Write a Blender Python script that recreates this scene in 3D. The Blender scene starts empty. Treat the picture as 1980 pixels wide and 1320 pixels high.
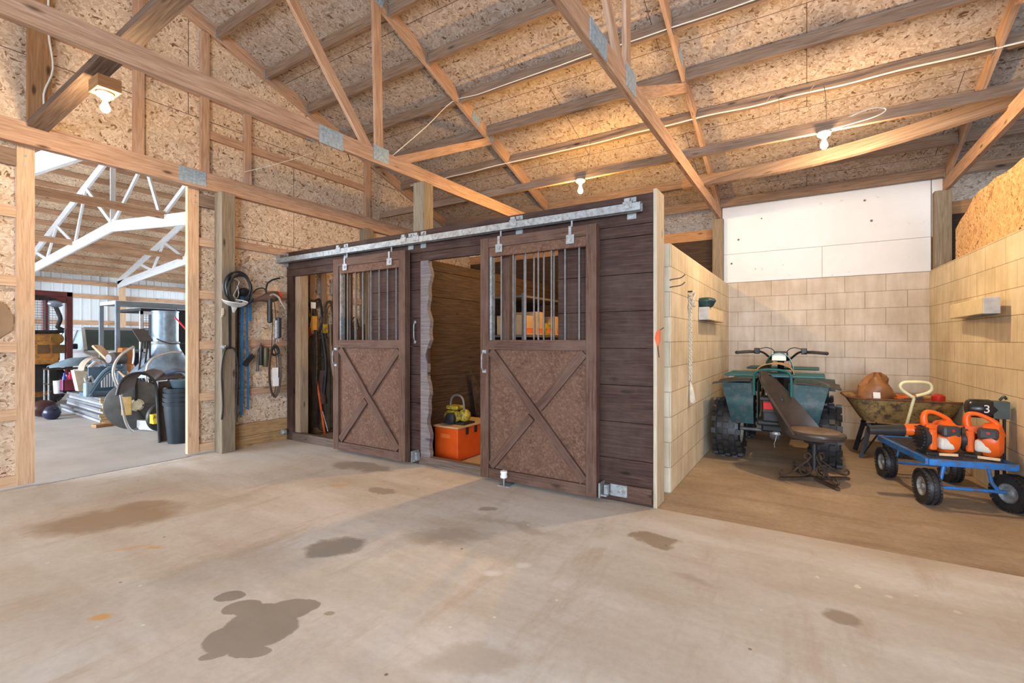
import bpy, math, random
from mathutils import Vector, Matrix, noise
R=random.Random(7)
C=bpy.context.scene.collection
sc=bpy.context.scene
# ---------------- camera ----------------
FPX=912.0; CH=1.25; YAW=math.radians(32.0)
cd=bpy.data.cameras.new('camera'); cam=bpy.data.objects.new('camera',cd); C.objects.link(cam)
cd.sensor_width=36; cd.lens=36*FPX/1980; cd.shift_y=-3/1980; cd.clip_start=0.05; cd.clip_end=300
cam.location=(0,0,CH); cam.rotation_euler=(math.pi/2,0,YAW)
sc.camera=cam
def at(u,v,x=None,y=None,z=None):
    a=(u-990)/FPX; s,c=math.sin(YAW),math.cos(YAW)
    d=Vector((-s+c*a, c+s*a, (657-v)/FPX))
    if x is not None: t=x/d.x
    elif y is not None: t=y/d.y
    else: t=(z-CH)/d.z
    return Vector((0,0,CH))+d*t
# ---------------- light ----------------
w=bpy.data.worlds.new('sky'); sc.world=w; w.use_nodes=True
bg=w.node_tree.nodes['Background']; bg.inputs[0].default_value=(.72,.84,1,1); bg.inputs[1].default_value=3.6
sc.view_settings.view_transform='Standard'; sc.view_settings.look='None'
sc.view_settings.exposure=0.38; sc.view_settings.gamma=1.0; sc.view_settings.use_curve_mapping=False
def area(name,loc,target,sx,sy,power,col):
    l=bpy.data.lights.new(name,'AREA'); l.shape='RECTANGLE'; l.size=sx; l.size_y=sy; l.energy=power; l.color=col
    o=bpy.data.objects.new(name,l); C.objects.link(o); o.location=loc
    o.rotation_euler=(Vector(target)-Vector(loc)).to_track_quat('-Z','Y').to_euler()
    return o
# daylight entering by the big door in the front wall, behind the photographer
area('daylight_front_door',(2.1,-4.85,1.75),(0.9,3,1.3),3.6,3.1,520,(.68,.83,1))
area('fill_front_wall',(-3.2,-5.1,2.2),(-2.6,3,1.6),3.0,1.4,150,(.80,.90,1))  # added fill light before the front wall, no window behind it
# daylight entering the workshop by its open end
area('daylight_workshop_door',(-12.5,-5.8,2.2),(-12.5,3,1.5),9,3.6,1500,(.78,.89,1))
# added fill light at the unseen far end of the workshop
area('fill_workshop_far_end',(-12.5,13.4,2.2),(-12.5,5,1.5),8,3.4,450,(.78,.89,1))
BULB=[(-4.42,1.37,2.985,45),(-2.2,5.0,2.972,110),(.13,5.0,2.985,100)]
# ---------------- geometry helpers ----------------
class MB:
    def __init__(s): s.v=[]; s.f=[]; s.uv=[]; s.M=Matrix.Identity(4)
    def add(s,vs,fs,uvs=None):
        b=len(s.v); s.v+=[tuple(s.M@Vector(p)) for p in vs]
        for i,f in enumerate(fs):
            s.f.append([b+k for k in f])
            s.uv.append(uvs[i] if uvs else [((vs[k][0]+vs[k][1]*.7),(vs[k][2]+vs[k][1]*.3)) for k in f])
    def obox(s,o,X,Y,Z,off=None,wall=False):
        "box from corner-centre o with half-axis vectors X,Y,Z; uv in metres, u along the longest edge"
        o,X,Y,Z=map(Vector,(o,X,Y,Z)); A=[X,Y,Z]
        if X.cross(Y).dot(Z)<0: X=-X; A[0]=X
        off=(R.random()*9,R.random()*9) if off is None else off
        vs=[];idx={}
        for i in(-1,1):
            for j in(-1,1):
                for k in(-1,1): idx[(i,j,k)]=len(vs); vs.append(o+X*i+Y*j+Z*k)
        fs=[];uvs=[]
        L=[a.length for a in A]
        for ax in range(3):
            for sg in(-1,1):
                p,q=[a for a in range(3) if a!=ax]
                q4=[(-1,-1),(1,-1),(1,1),(-1,1)]
                if sg*(1 if (ax!=1) else -1)<0: q4=q4[::-1]
                f=[];u=[]
                if wall: ua,va=(p,q)
                else: ua,va=(p,q) if L[p]>=L[q] else (q,p)
                for a,b in q4:
                    c=[0,0,0];c[ax]=sg;c[p]=a;c[q]=b
                    f.append(idx[tuple(c)])
                    if wall:
                        P=o+A[0]*c[0]+A[1]*c[1]+A[2]*c[2]
                        n=A[ax].normalized()
                        if abs(n.z)>.7: u.append((P.x,P.y))
                        elif abs(n.x)>.7: u.append((P.y,P.z))
                        else: u.append((P.x,P.z))
                    else: u.append((c[ua]*L[ua]+off[0],c[va]*L[va]+off[1]+ax*.37+sg*.11))
                fs.append(f);uvs.append(u)
        s.add(vs,fs,uvs); return s
    def box(s,x0,x1,y0,y1,z0,z1,wall=False,off=None):
        return s.obox(((x0+x1)/2,(y0+y1)/2,(z0+z1)/2),((x1-x0)/2,0,0),(0,(y1-y0)/2,0),(0,0,(z1-z0)/2),off,wall)
    def bar(s,a,b,w,h,side=None):
        "board from a to b; w = size along side, h = the other"
        a,b=Vector(a),Vector(b); d=(b-a); n=d.normalized()
        sd=Vector(side) if side else (Vector((0,0,1)).cross(n) if abs(n.z)<.95 else Vector((1,0,0)))
        sd=(sd-n*sd.dot(n)).normalized(); up=n.cross(sd)
        return s.obox((a+b)/2,d/2,sd*w/2,up*h/2)
    def ring(s,rings,closed=True,caps=True,loop=False):
        n=len(rings[0]); vs=[p for r in rings for p in r]; fs=[];uvs=[]
        m=len(rings)
        for i in range(m if loop else m-1):
            i2=(i+1)%m
            for j in range(n if closed else n-1):
                k=(j+1)%n
                fs.append([i*n+j,i*n+k,i2*n+k,i2*n+j]); uvs.append([(i*.1,j/n),(i*.1,(j+1)/n),((i+1)*.1,(j+1)/n),((i+1)*.1,j/n)])
        if caps and not loop:
            fs.append([j for j in range(n)][::-1]); fs.append([(m-1)*n+j for j in range(n)])
            uvs+= [[(0,0)]*n]*2
        s.add(vs,fs,uvs); return s
    def lathe(s,prof,o,ax=(0,0,1),n=20,caps=True,loop=False,sx=1,sy=1):
        o=Vector(o);ax=Vector(ax).normalized(); q=ax.to_track_quat('Z','Y').to_matrix()
        rs=[[o+q@Vector((r*math.cos(2*math.pi*j/n)*sx,r*math.sin(2*math.pi*j/n)*sy,h)) for j in range(n)] for r,h in prof]
        return s.ring(rs,True,caps,loop)
    def cyl(s,a,b,r,r2=None,n=12):
        a,b=Vector(a),Vector(b); return s.lathe([(r,0),(r if r2 is None else r2,(b-a).length)],a,b-a,n)
    def ball(s,o,r,sx=1,sy=1,sz=1,n=12,m=8):
        prof=[(max(r*math.sin(math.pi*i/m),1e-4),-r*sz*math.cos(math.pi*i/m)) for i in range(m+1)]
        return s.lathe(prof,o,(0,0,1),n,sx=sx,sy=sy)
    def tube(s,pts,r,n=8,loop=False,smooth=4):
        P=[Vector(p) for p in pts]
        if smooth and len(P)>2:
            Q=[];m=len(P)
            for i in range(m if loop else m-1):
                if loop: p0,p1,p2,p3=P[i-1],P[i],P[(i+1)%m],P[(i+2)%m]
                else: p0,p1,p2,p3=P[max(i-1,0)],P[i],P[i+1],P[min(i+2,m-1)]
                for k in range(smooth):
                    t=k/smooth
                    Q.append(.5*((2*p1)+(p2-p0)*t+(2*p0-5*p1+4*p2-p3)*t*t+(3*p1-p0-3*p2+p3)*t**3))
            if not loop: Q.append(P[-1])
            P=Q
        rs=[];m=len(P);up=None
        for i in range(m):
            if loop: t=(P[(i+1)%m]-P[i-1]).normalized()
            else: t=(P[min(i+1,m-1)]-P[max(i-1,0)]).normalized()
            if up is None: up=Vector((0,0,1)) if abs(t.z)<.9 else Vector((1,0,0))
            up=(up-t*up.dot(t)).normalized(); b=t.cross(up)
            rr=r(i/(m-1)) if callable(r) else r
            rs.append([P[i]+(up*math.cos(2*math.pi*j/n)+b*math.sin(2*math.pi*j/n))*rr for j in range(n)])
        return s.ring(rs,True,True,loop)
    def prism(s,out,D):
        "outline (3-D points, planar) extruded by vector D"
        D=Vector(D); a=[Vector(p) for p in out]; b=[p+D for p in a]; n=len(a)
        vs=a+b; fs=[list(range(n))[::-1],list(range(n,2*n))]+[[i,(i+1)%n,n+(i+1)%n,n+i] for i in range(n)]
        s.add(vs,fs); return s
    def grid(s,fn,nu,nv,thick=0,loop=False):
        "surface fn(u,v)->point, optional thickness"
        P=[[Vector(fn(i/nu,j/nv)) for j in range(nv+1)] for i in range(nu+1)]
        vs=[p for r in P for p in r]; fs=[];k=nv+1
        for i in range(nu):
            for j in range(nv): fs.append([i*k+j,(i+1)*k+j,(i+1)*k+j+1,i*k+j+1])
        if thick:
            N=[]
            for i in range(nu+1):
                for j in range(nv+1):
                    a=P[min(i+1,nu)][j]-P[max(i-1,0)][j]; b=P[i][min(j+1,nv)]-P[i][max(j-1,0)]
                    nn=a.cross(b); N.append(nn.normalized() if nn.length>1e-9 else Vector((0,0,1)))
            m=len(vs); vs=vs+[vs[i]-N[i]*thick for i in range(m)]
            fs=fs+[[q+m for q in f[::-1]] for f in fs]
            for i in range(nu):
                for j,rev in((0,0),(nv,1)):
                    e=[i*k+j,(i+1)*k+j]; f=[e[1],e[0],e[0]+m,e[1]+m]; fs.append(f[::-1] if rev else f)
            for j in range(nv):
                for i,rev in((0,1),(nu,0)):
                    e=[i*k+j,i*k+j+1]; f=[e[1],e[0],e[0]+m,e[1]+m]; fs.append(f[::-1] if rev else f)
        s.add(vs,fs); return s
    def build(s,name,mat,parent=None,smooth=False,bev=0,world=True):
        vs=s.v
        if parent is not None and parent.name not in LOCAL:
            inv=PM[parent.name].inverted(); vs=[tuple(inv@Vector(p)) for p in vs]
        me=bpy.data.meshes.new(name); me.from_pydata(vs,[],s.f); 
        uvl=me.uv_layers.new(name='UVMap'); i=0
        flat=[c for f in s.uv for c in f]
        for k,c in enumerate(flat): uvl.data[k].uv=c
        me.materials.append(mat)
        if smooth:
            me.polygons.foreach_set('use_smooth',[True]*len(me.polygons))
            try: me.set_sharp_from_angle(angle=math.radians(40))
            except Exception: pass
        o=bpy.data.objects.new(name,me); C.objects.link(o)
        PM[o.name]=Matrix.Identity(4)
        if parent is not None:
            o.parent=parent; PM[o.name]=PM[parent.name].copy()
            if parent.name in LOCAL: LOCAL.add(o.name)
        if bev:
            b=o.modifiers.new('b','BEVEL'); b.width=bev; b.segments=2; b.limit_method='ANGLE'; b.angle_limit=.7
        return o
PM={}
def thing(name,label,cat,loc=(0,0,0),rz=0,group=None,local=False):
    o=bpy.data.objects.new(name,None); C.objects.link(o); o.empty_display_size=.1
    o.location=loc; o.rotation_euler=(0,0,rz); o['label']=label; o['category']=cat
    PM[o.name]=Matrix.Translation(loc)@Matrix.Rotation(rz,4,'Z')
    if group: o['group']=group
    if local: LOCAL.add(o.name)
    return o
LOCAL=set()
def tag(o,label,cat,group=None,kind=None):
    if label: o['label']=label
    if cat: o['category']=cat
    if group: o['group']=group
    if kind: o['kind']=kind
    return o
def struct(o): o['kind']='structure'; return o
def lab(o,l): o['label']=l; return o
def dup(root,loc,rz,label,group=None):
    r=root.copy(); C.objects.link(r); r.location=loc; r.rotation_euler=(0,0,rz); r['label']=label
    if group: r['group']=group
    for ch in list(root.children):
        c=ch.copy(); C.objects.link(c); c.parent=r
        for g in list(ch.children):
            d=g.copy(); C.objects.link(d); d.parent=c
    return r
# ---------------- materials ----------------
class NT:
    def __init__(s,name,rough=.8,metal=0,spec=.3):
        s.m=bpy.data.materials.new(name); s.m.use_nodes=True; s.t=s.m.node_tree; s.b=s.t.nodes['Principled BSDF']
        s.b.inputs['Roughness'].default_value=rough; s.b.inputs['Metallic'].default_value=metal
        s.b.inputs['Specular IOR Level'].default_value=spec
        s.tc=s.n('ShaderNodeTexCoord')
    def n(s,t,**k):
        n=s.t.nodes.new(t)
        for a,b in k.items(): setattr(n,a,b)
        return n
    def l(s,a,b): s.t.links.new(a,b)
    def mapping(s,src,scale=(1,1,1),loc=(0,0,0),rot=(0,0,0)):
        m=s.n('ShaderNodeMapping'); s.l(src,m.inputs[0]); m.inputs['Scale'].default_value=scale
        m.inputs['Location'].default_value=loc; m.inputs['Rotation'].default_value=rot; return m.outputs[0]
    def noise(s,src,scale,detail=4,rough=.55,dist=0):
        m=s.n('ShaderNodeTexNoise'); s.l(src,m.inputs['Vector']); m.inputs['Scale'].default_value=scale
        m.inputs['Detail'].default_value=detail; m.inputs['Roughness'].default_value=rough; m.inputs['Distortion'].default_value=dist
        return m.outputs['Fac']
    def ramp(s,f,stops,interp='LINEAR'):
        r=s.n('ShaderNodeValToRGB'); s.l(f,r.inputs[0]); e=r.color_ramp.elements; r.color_ramp.interpolation=interp
        while len(e)<len(stops): e.new(.5)
        for i,(p,c) in enumerate(stops):
            e[i].position=p; e[i].color=(*c,1) if not isinstance(c,(int,float)) else (c,c,c,1)
        return r.outputs[0]
    def mix(s,f,a,b,mode='MIX'):
        m=s.n('ShaderNodeMix',data_type='RGBA',blend_type=mode)
        for v,i in((f,0),(a,6),(b,7)):
            if isinstance(v,(int,float)): m.inputs[i].default_value=v if i==0 else (v,v,v,1)
            elif isinstance(v,tuple): m.inputs[i].default_value=(*v,1)
            else: s.l(v,m.inputs[i])
        return m.outputs[2]
    def math(s,op,a,b=0,c=0):
        m=s.n('ShaderNodeMath',operation=op)
        for i,v in enumerate((a,b,c)):
            if isinstance(v,(int,float)): m.inputs[i].default_value=v
            else: s.l(v,m.inputs[i])
        return m.outputs[0]
    def col(s,c):
        if isinstance(c,tuple): s.b.inputs['Base Color'].default_value=(*c,1)
        else: s.l(c,s.b.inputs['Base Color'])
    def bump(s,h,strength=.3,dist=.01):
        b=s.n('ShaderNodeBump'); b.inputs['Strength'].default_value=strength; b.inputs['Distance'].default_value=dist
        s.l(h,b.inputs['Height']); s.l(b.outputs[0],s.b.inputs['Normal'])
    def rough(s,f): s.l(f,s.b.inputs['Roughness'])
def wood(name,c0,c1,c2,knots=True,rough=.75,dirt=None,gs=1.0):
    m=NT(name,rough); uv=m.tc.outputs['UV']
    g=m.noise(m.mapping(uv,(1.2*gs,22*gs,1)),3,5,.6,.6)
    fine=m.noise(m.mapping(uv,(5,160,1)),2,3,.6)
    big=m.noise(m.mapping(uv,(.8,3,1)),1.6,3)
    c=m.ramp(g,[(.3,c0),(.52,c1),(.72,c2)])
    c=m.mix(m.ramp(big,[(.35,.0),(.7,.45)]),c,m.mix(.5,c,c0),'MIX')
    c=m.mix(.35,c,m.ramp(fine,[(.3,.55),(.6,1.0)]),'MULTIPLY')
    if knots:
        v=m.n('ShaderNodeTexVoronoi'); m.l(m.mapping(uv,(2.2,7,1)),v.inputs['Vector']); v.inputs['Scale'].default_value=1.0
        k=m.ramp(v.outputs['Distance'],[(.05,1.0),(.13,.0)])
        c=m.mix(k,c,tuple(x*.35 for x in c0))
    if dirt:
        d=m.noise(m.tc.outputs['Object'],2.2,5,.65)
        c=m.mix(m.ramp(d,[(.45,0.0),(.7,.8)]),c,dirt)
    m.col(c); m.bump(m.mix(.5,g,fine),.25,.004); return m.m
def plain(name,c,rough=.6,metal=0,var=.25,scale=8,spec=.4,dirt=None,bump=0):
    m=NT(name,rough,metal,spec); n=m.noise(m.tc.outputs['Object'],scale,5,.6)
    cc=m.mix(m.ramp(n,[(.3,0.0),(.7,1.0)]),tuple(x*(1-var) for x in c),tuple(min(1,x*(1+var)) for x in c))
    if dirt:
        n2=m.noise(m.tc.outputs['Object'],scale*2.3,6,.7)
        cc=m.mix(m.ramp(n2,[(.48,0.0),(.62,.9)]),cc,dirt)
    m.col(cc)
    if bump: m.bump(n,bump,.01)
    return m.m
def osb(name,tint=(1,1,1),seams=True,bright=1.0):
    m=NT(name,.85); uv=m.tc.outputs['UV']
    layers=[]
    for i,(rot,sc_) in enumerate(((.30,(20,58,1)),(-.75,(23,64,1)),(1.35,(21,60,1)))):
        wob=m.noise(m.mapping(uv,(1,1,1),(i*5.3,0,0)),12,2)
        rt=m.n('ShaderNodeVectorRotate',rotation_type='Z_AXIS'); m.l(uv,rt.inputs[0]); rt.inputs['Angle'].default_value=rot
        mp=m.mapping(rt.outputs[0],sc_,(i*3.1,i*7.7,0))
        v=m.n('ShaderNodeTexVoronoi'); v.inputs['Scale'].default_value=1.0; v.inputs['Randomness'].default_value=1.0
        add=m.n('ShaderNodeVectorMath',operation='ADD'); m.l(mp,add.inputs[0]); cm=m.n('ShaderNodeCombineXYZ')
        m.l(m.math('MULTIPLY',wob,3.0),cm.inputs[0]); m.l(m.math('MULTIPLY',wob,5.0),cm.inputs[1]); m.l(cm.outputs[0],add.inputs[1])
        m.l(add.outputs[0],v.inputs['Vector'])
        sx=m.n('ShaderNodeSeparateColor'); m.l(v.outputs['Color'],sx.inputs[0]); layers.append((sx.outputs[0],sx.outputs[1],v.outputs['Distance']))
    stops=[(0,(.17,.095,.05)),(.05,(.36,.235,.14)),(.14,(.53,.385,.26)),(.55,(.64,.495,.36)),(1,(.78,.645,.50))]
    stops=[(p,tuple(min(1,c[k]*tint[k]*bright) for k in range(3))) for p,c in stops]
    c=m.ramp(layers[0][0],stops)
    c=m.mix(m.ramp(layers[0][1],[(.5,0),(.52,1.0)]),c,m.ramp(layers[1][0],stops))
    c=m.mix(m.ramp(layers[1][1],[(.6,0),(.62,1.0)]),c,m.ramp(layers[2][0],stops))
    sl=m.noise(m.mapping(uv,(30,80,1),(0,0,0),(0,0,.5)),1.2,3,.7,1.5)
    c=m.mix(m.ramp(sl,[(.60,0.0),(.66,.6)]),c,(.16*tint[0],.09*tint[1],.05*tint[2]))
    big=m.noise(uv,1.3,4); c=m.mix(.35,c,m.ramp(big,[(.3,.66),(.6,1.0)]),'MULTIPLY')
    if seams:
        b=m.n('ShaderNodeTexBrick'); m.l(uv,b.inputs['Vector']); b.inputs['Scale'].default_value=1.0
        b.inputs['Brick Width'].default_value=2.44; b.inputs['Row Height'].default_value=1.22; b.inputs['Mortar Size'].default_value=.0035
        b.inputs['Mortar Smooth'].default_value=0; b.offset=.5
        c=m.mix(b.outputs['Fac'],c,(.10,.06,.04))
    m.col(c); m.bump(layers[0][2],.12,.004); return m.m
def block(name,c0,c1,mortar,rowz=.2055,width=.41,off=0):
    m=NT(name,.9,0,.2); uv=m.mapping(m.tc.outputs['UV'],(1,1,1),(off,0,0))
    b=m.n('ShaderNodeTexBrick'); m.l(uv,b.inputs['Vector']); b.inputs['Scale'].default_value=1.0
    b.inputs['Brick Width'].default_value=width; b.inputs['Row Height'].default_value=rowz; b.inputs['Mortar Size'].default_value=.0045
    b.inputs['Mortar Smooth'].default_value=.6; b.inputs['Color1'].default_value=(*c0,1); b.inputs['Color2'].default_value=(*c1,1); b.inputs['Mortar'].default_value=(*mortar,1)
    n=m.noise(m.tc.outputs['UV'],2.3,6,.6); st=m.noise(m.mapping(m.tc.outputs['UV'],(9,1.1,1)),1.4,4,.6)
    c=m.mix(.8,b.outputs['Color'],m.ramp(n,[(.3,(.70,.66,.58)),(.65,(1,1,1))]),'MULTIPLY')
    c=m.mix(.35,c,m.ramp(st,[(.35,(.62,.56,.47)),(.6,(1,1,1))]),'MULTIPLY')
    m.col(c); fi=m.noise(m.tc.outputs['UV'],60,4,.7)
    h=m.math('ADD',m.math('MULTIPLY',b.outputs['Fac'],-1.0),m.math('MULTIPLY',fi,.25)); m.bump(h,.5,.008); return m.m
def emis(name,c,s):
    m=NT(name); m.b.inputs['Emission Color'].default_value=(*c,1); m.b.inputs['Emission Strength'].default_value=s; m.col(c); return m.m
def glassm(name,c=(.9,.95,1),rough=.03):
    m=NT(name,rough); m.b.inputs['Transmission Weight'].default_value=1.0; m.col(c); m.b.inputs['IOR'].default_value=1.25; return m.m
PINE=wood('pine',(.33,.185,.115),(.50,.32,.215),(.62,.44,.32))
PINEL=wood('pine_light',(.52,.32,.19),(.70,.47,.30),(.80,.59,.42))
PINED=wood('pine_dark',(.30,.15,.06),(.42,.22,.10),(.52,.30,.15))
PURL=wood('purlin_wood',(.17,.11,.075),(.28,.19,.135),(.37,.27,.20))
POSTW=wood('treated_post',(.16,.12,.08),(.25,.20,.14),(.33,.275,.20))
WHITEW=wood('whitewashed_wood',(.62,.64,.66),(.82,.84,.86),(.92,.93,.95),knots=False)
DARK=wood('dark_plank',(.028,.013,.010),(.056,.027,.021),(.105,.056,.044),dirt=(.088,.056,.043))
DOORW=wood('door_frame_wood',(.062,.030,.020),(.108,.057,.039),(.185,.108,.076),dirt=(.155,.095,.07))
DOORL=wood('door_frame_pale',(.26,.14,.08),(.36,.21,.13),(.46,.30,.20))
GREYW=wood('grey_weathered',(.12,.10,.095),(.20,.165,.155),(.29,.25,.235),dirt=(.12,.10,.13))
INNER=wood('stall_inner_plank',(.026,.014,.008),(.058,.032,.018),(.095,.058,.034))
OSB=osb('osb_wall',(1.0,1.0,1.02),True,1.0)
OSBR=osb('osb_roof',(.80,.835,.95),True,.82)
OSBO=osb('osb_bulb_tint',(1.05,.86,.6),False,1.0)  # warm bulb light put into the tint of the upper sheet
ENDW=wood('pale_end_wood',(.42,.34,.24),(.56,.48,.36),(.66,.58,.46))
BRACEW=wood('dark_brace',(.10,.065,.045),(.18,.12,.085),(.27,.19,.14))
LOOSEC=plain('old_cable',(.30,.22,.15),.6)
BLOCK=block('painted_block',(.66,.60,.48),(.60,.54,.42),(.42,.36,.27))
BLOCKY=block('painted_block_side',(.76,.68,.53),(.72,.64,.49),(.46,.39,.28),off=.13)
STEEL=plain('galvanised_steel',(.36,.385,.40),.55,.45,.2,14,dirt=(.22,.21,.20))
PLATE=plain('nail_plate_steel',(.34,.46,.58),.5,.4,.3,40,bump=.4)
BARM=plain('bar_steel',(.17,.155,.15),.55,.4,.2,20)
DARKM=plain('dark_metal',(.035,.035,.037),.45,.5,.3,12)
RUST=plain('rusty_iron',(.075,.05,.035),.7,.4,.5,20)
RUBBER=plain('rubber',(.018,.018,.02),.5,0,.4,15,spec=.6,bump=.2)
BLKPL=plain('black_plastic',(.025,.026,.028),.4,0,.2,9)
WHITEP=plain('white_plastic',(.78,.78,.76),.4,0,.08,6)
CREAM=plain('cream_paint',(.75,.70,.42),.35,0,.1,7)
REDP=plain('red_paint',(.5,.03,.02),.4)
ORANGE=plain('orange_plastic',(.85,.13,.012),.32,0,.15,6)
ORANGED=plain('orange_paint',(.62,.13,.02),.5,0,.2,7)
BLUEP=plain('blue_paint',(.02,.19,.58),.4,0,.2,8,dirt=(.10,.10,.10))
GREENP=plain('green_plastic',(.012,.055,.06),.45,0,.35,6,dirt=(.06,.08,.08))
BLUESTRAP=plain('blue_webbing',(.03,.15,.32),.8,0,.25,30)
WIRE=plain('white_cable',(.82,.79,.70),.5,0,.05)
ROPE=plain('rope',(.62,.54,.42),.95,0,.35,60,bump=.6)
CARD=plain('cardboard',(.50,.32,.16),.85,0,.15,5)
PAPER=plain('paper',(.85,.85,.85),.8,0,.05)
YEL=plain('yellow_paint',(.42,.30,.03),.5,0,.3,12,dirt=(.05,.04,.015))
LBLUE=plain('pale_blue_paint',(.28,.42,.55),.35,.2,.2,5)
GREYP=plain('grey_car_paint',(.42,.44,.46),.3,.3,.1,3)
MAROON=plain('maroon_paint',(.12,.03,.03),.5,0,.2,6)
MESHM=plain('mesh_wire',(.12,.12,.13),.5,.3)
GLASS=glassm('window_glass')
LBL=plain('sticker',(.8,.55,.3),.6)
# ======================= SETTING =======================
XL=-5.6; YS=3.54; YB=7.31
def zb(y): return 5.487-.333*y if y>1.2 else 5.487-.333*(2.4-y)     # underside of the rafters
# concrete floor material with its oil and water stains
m=NT('concrete_floor',.62,0,.35)
P=m.tc.outputs['Object']
n1=m.noise(P,.9,6,.6); n2=m.noise(m.mapping(P,(.5,2.2,1),(0,0,0),(0,0,.5)),1.5,5,.6); n3=m.noise(P,26,5,.7)
c=m.ramp(n1,[(.3,(.52,.465,.40)),(.5,(.60,.56,.505)),(.68,(.68,.665,.64))])
n4=m.noise(m.mapping(P,(.35,1.3,1),(3,1,0),(0,0,-.35)),1.1,6,.65); c=m.mix(m.ramp(n4,[(.48,0.0),(.66,.75)]),c,(.76,.74,.72))
n5=m.noise(m.mapping(P,(2.2,.5,1),(8,2,0),(0,0,.9)),1.6,6,.7); c=m.mix(m.ramp(n5,[(.54,0.0),(.70,.6)]),c,(.44,.35,.26))
c=m.mix(m.ramp(n2,[(.5,0.0),(.72,.5)]),c,(.47,.39,.31))
c=m.mix(.35,c,m.ramp(n3,[(.3,.7),(.6,1.0)]),'MULTIPLY')
sp=m.n('ShaderNodeSeparateXYZ'); m.l(P,sp.inputs[0]); PX,PY=sp.outputs[0],sp.outputs[1]
wn=m.noise(P,3.8,6,.62); wn2=m.noise(m.mapping(P,(1,1,1),(7,3,0)),3.8,6,.62)
def blob(u,v,ru,rv,ang=0,edge=.06,wob=.5,warp=1):
    "mask of an irregular stain whose centre lies under that point of the floor; radii in metres"
    p=at(u,v,z=0); ca,sa=math.cos(ang),math.sin(ang)
    dx=m.math('SUBTRACT',m.math('ADD',PX,m.math('MULTIPLY',m.math('SUBTRACT',wn,.5),wob)),p.x)
    dy=m.math('SUBTRACT',m.math('ADD',PY,m.math('MULTIPLY',m.math('SUBTRACT',wn2,.5),wob)),p.y)
    a=m.math('ADD',m.math('MULTIPLY',dx,ca/ru),m.math('MULTIPLY',dy,sa/ru))
    b=m.math('ADD',m.math('MULTIPLY',dx,-sa/rv),m.math('MULTIPLY',dy,ca/rv))
    d=m.math('SQRT',m.math('ADD',m.math('MULTIPLY',a,a),m.math('MULTIPLY',b,b)))
    return m.ramp(d,[(1-edge-.02 if edge<.9 else .02,1.0),(min(1,.98+edge*.02),0.0)])
YW=math.radians(32)
# radial dust along the stall fronts, brown; pale band in the middle
dn=m.math('ADD',PY,m.math('MULTIPLY',n2,1.6))
c=m.mix(m.ramp(m.math('MULTIPLY',dn,.2),[(.72,0.0),(.98,.6)]),c,(.42,.32,.23))
big_=None
for (u,v,ru,rv,an) in ((500,1215,.17,.15,YW),(572,1172,.11,.075,YW),(525,1182,.19,.07,YW),(446,1151,.075,.05,YW),(452,1232,.12,.11,YW),(414,1263,.06,.03,YW+.6),(478,1262,.09,.045,YW),(470,1175,.09,.07,YW)):
    k=blob(u,v,ru,rv,an,.07,.09); big_=k if big_ is None else m.math('MAXIMUM',big_,k)
c=m.mix(m.math('MULTIPLY',big_,.9),c,m.mix(m.ramp(n2,[(.4,0.0),(.6,1.0)]),(.27,.235,.195),(.31,.275,.235)))
for (u,v,ru,rv,an,ed,wo,colr,st) in [
 (652,1057,.20,.16,YW+.3,.25,.25,(.29,.255,.215),.85),(215,1002,.52,.30,YW+.5,.4,.4,(.36,.27,.185),.9),(285,975,.22,.12,YW+.2,.4,.3,(.36,.27,.185),.8),
 (700,902,.42,.16,YW-.5,.3,.4,(.30,.245,.19),.75),(735,949,.17,.09,YW-.4,.2,.3,(.30,.25,.2),.7),
 (1268,1043,.17,.13,YW-.5,.15,.3,(.29,.215,.14),.8),(1628,1192,.085,.075,YW,.3,.15,(.29,.23,.17),.8),
 (860,1035,.35,.14,YW,.6,.5,(.36,.30,.24),.6),(1010,1020,.55,.10,YW-.6,.7,.5,(.37,.31,.24),.55),(940,984,.07,.05,YW,.3,.15,(.26,.21,.17),.7),
 (190,1195,.06,.03,YW,.6,.1,(.66,.36,.10),.85),(255,1058,.15,.035,YW+.4,.6,.2,(.62,.40,.17),.6),(300,1058,.08,.03,YW,.6,.1,(.62,.38,.14),.7),(655,938,.10,.05,YW,.6,.1,(.60,.38,.14),.6),
 (1345,1120,.16,.06,YW-.6,.6,.3,(.38,.31,.24),.6),(637,1186,.03,.02,YW,.3,.05,(.34,.28,.2),.8),(930,1268,.26,.10,YW+.1,.5,.3,(.40,.33,.25),.5),
 (950,1107,.06,.05,YW,.6,.12,(.80,.79,.78),.8),(1010,1092,.05,.04,YW,.6,.12,(.78,.77,.75),.8),(1160,1045,.3,.12,YW,.8,.4,(.68,.66,.62),.6),(420,860,.6,.15,YW+.5,.6,.3,(.34,.25,.17),.6)]:
    k=blob(u,v,ru,rv,an,ed,wo); c=m.mix(m.math('MULTIPLY',k,st),c,colr)
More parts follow.
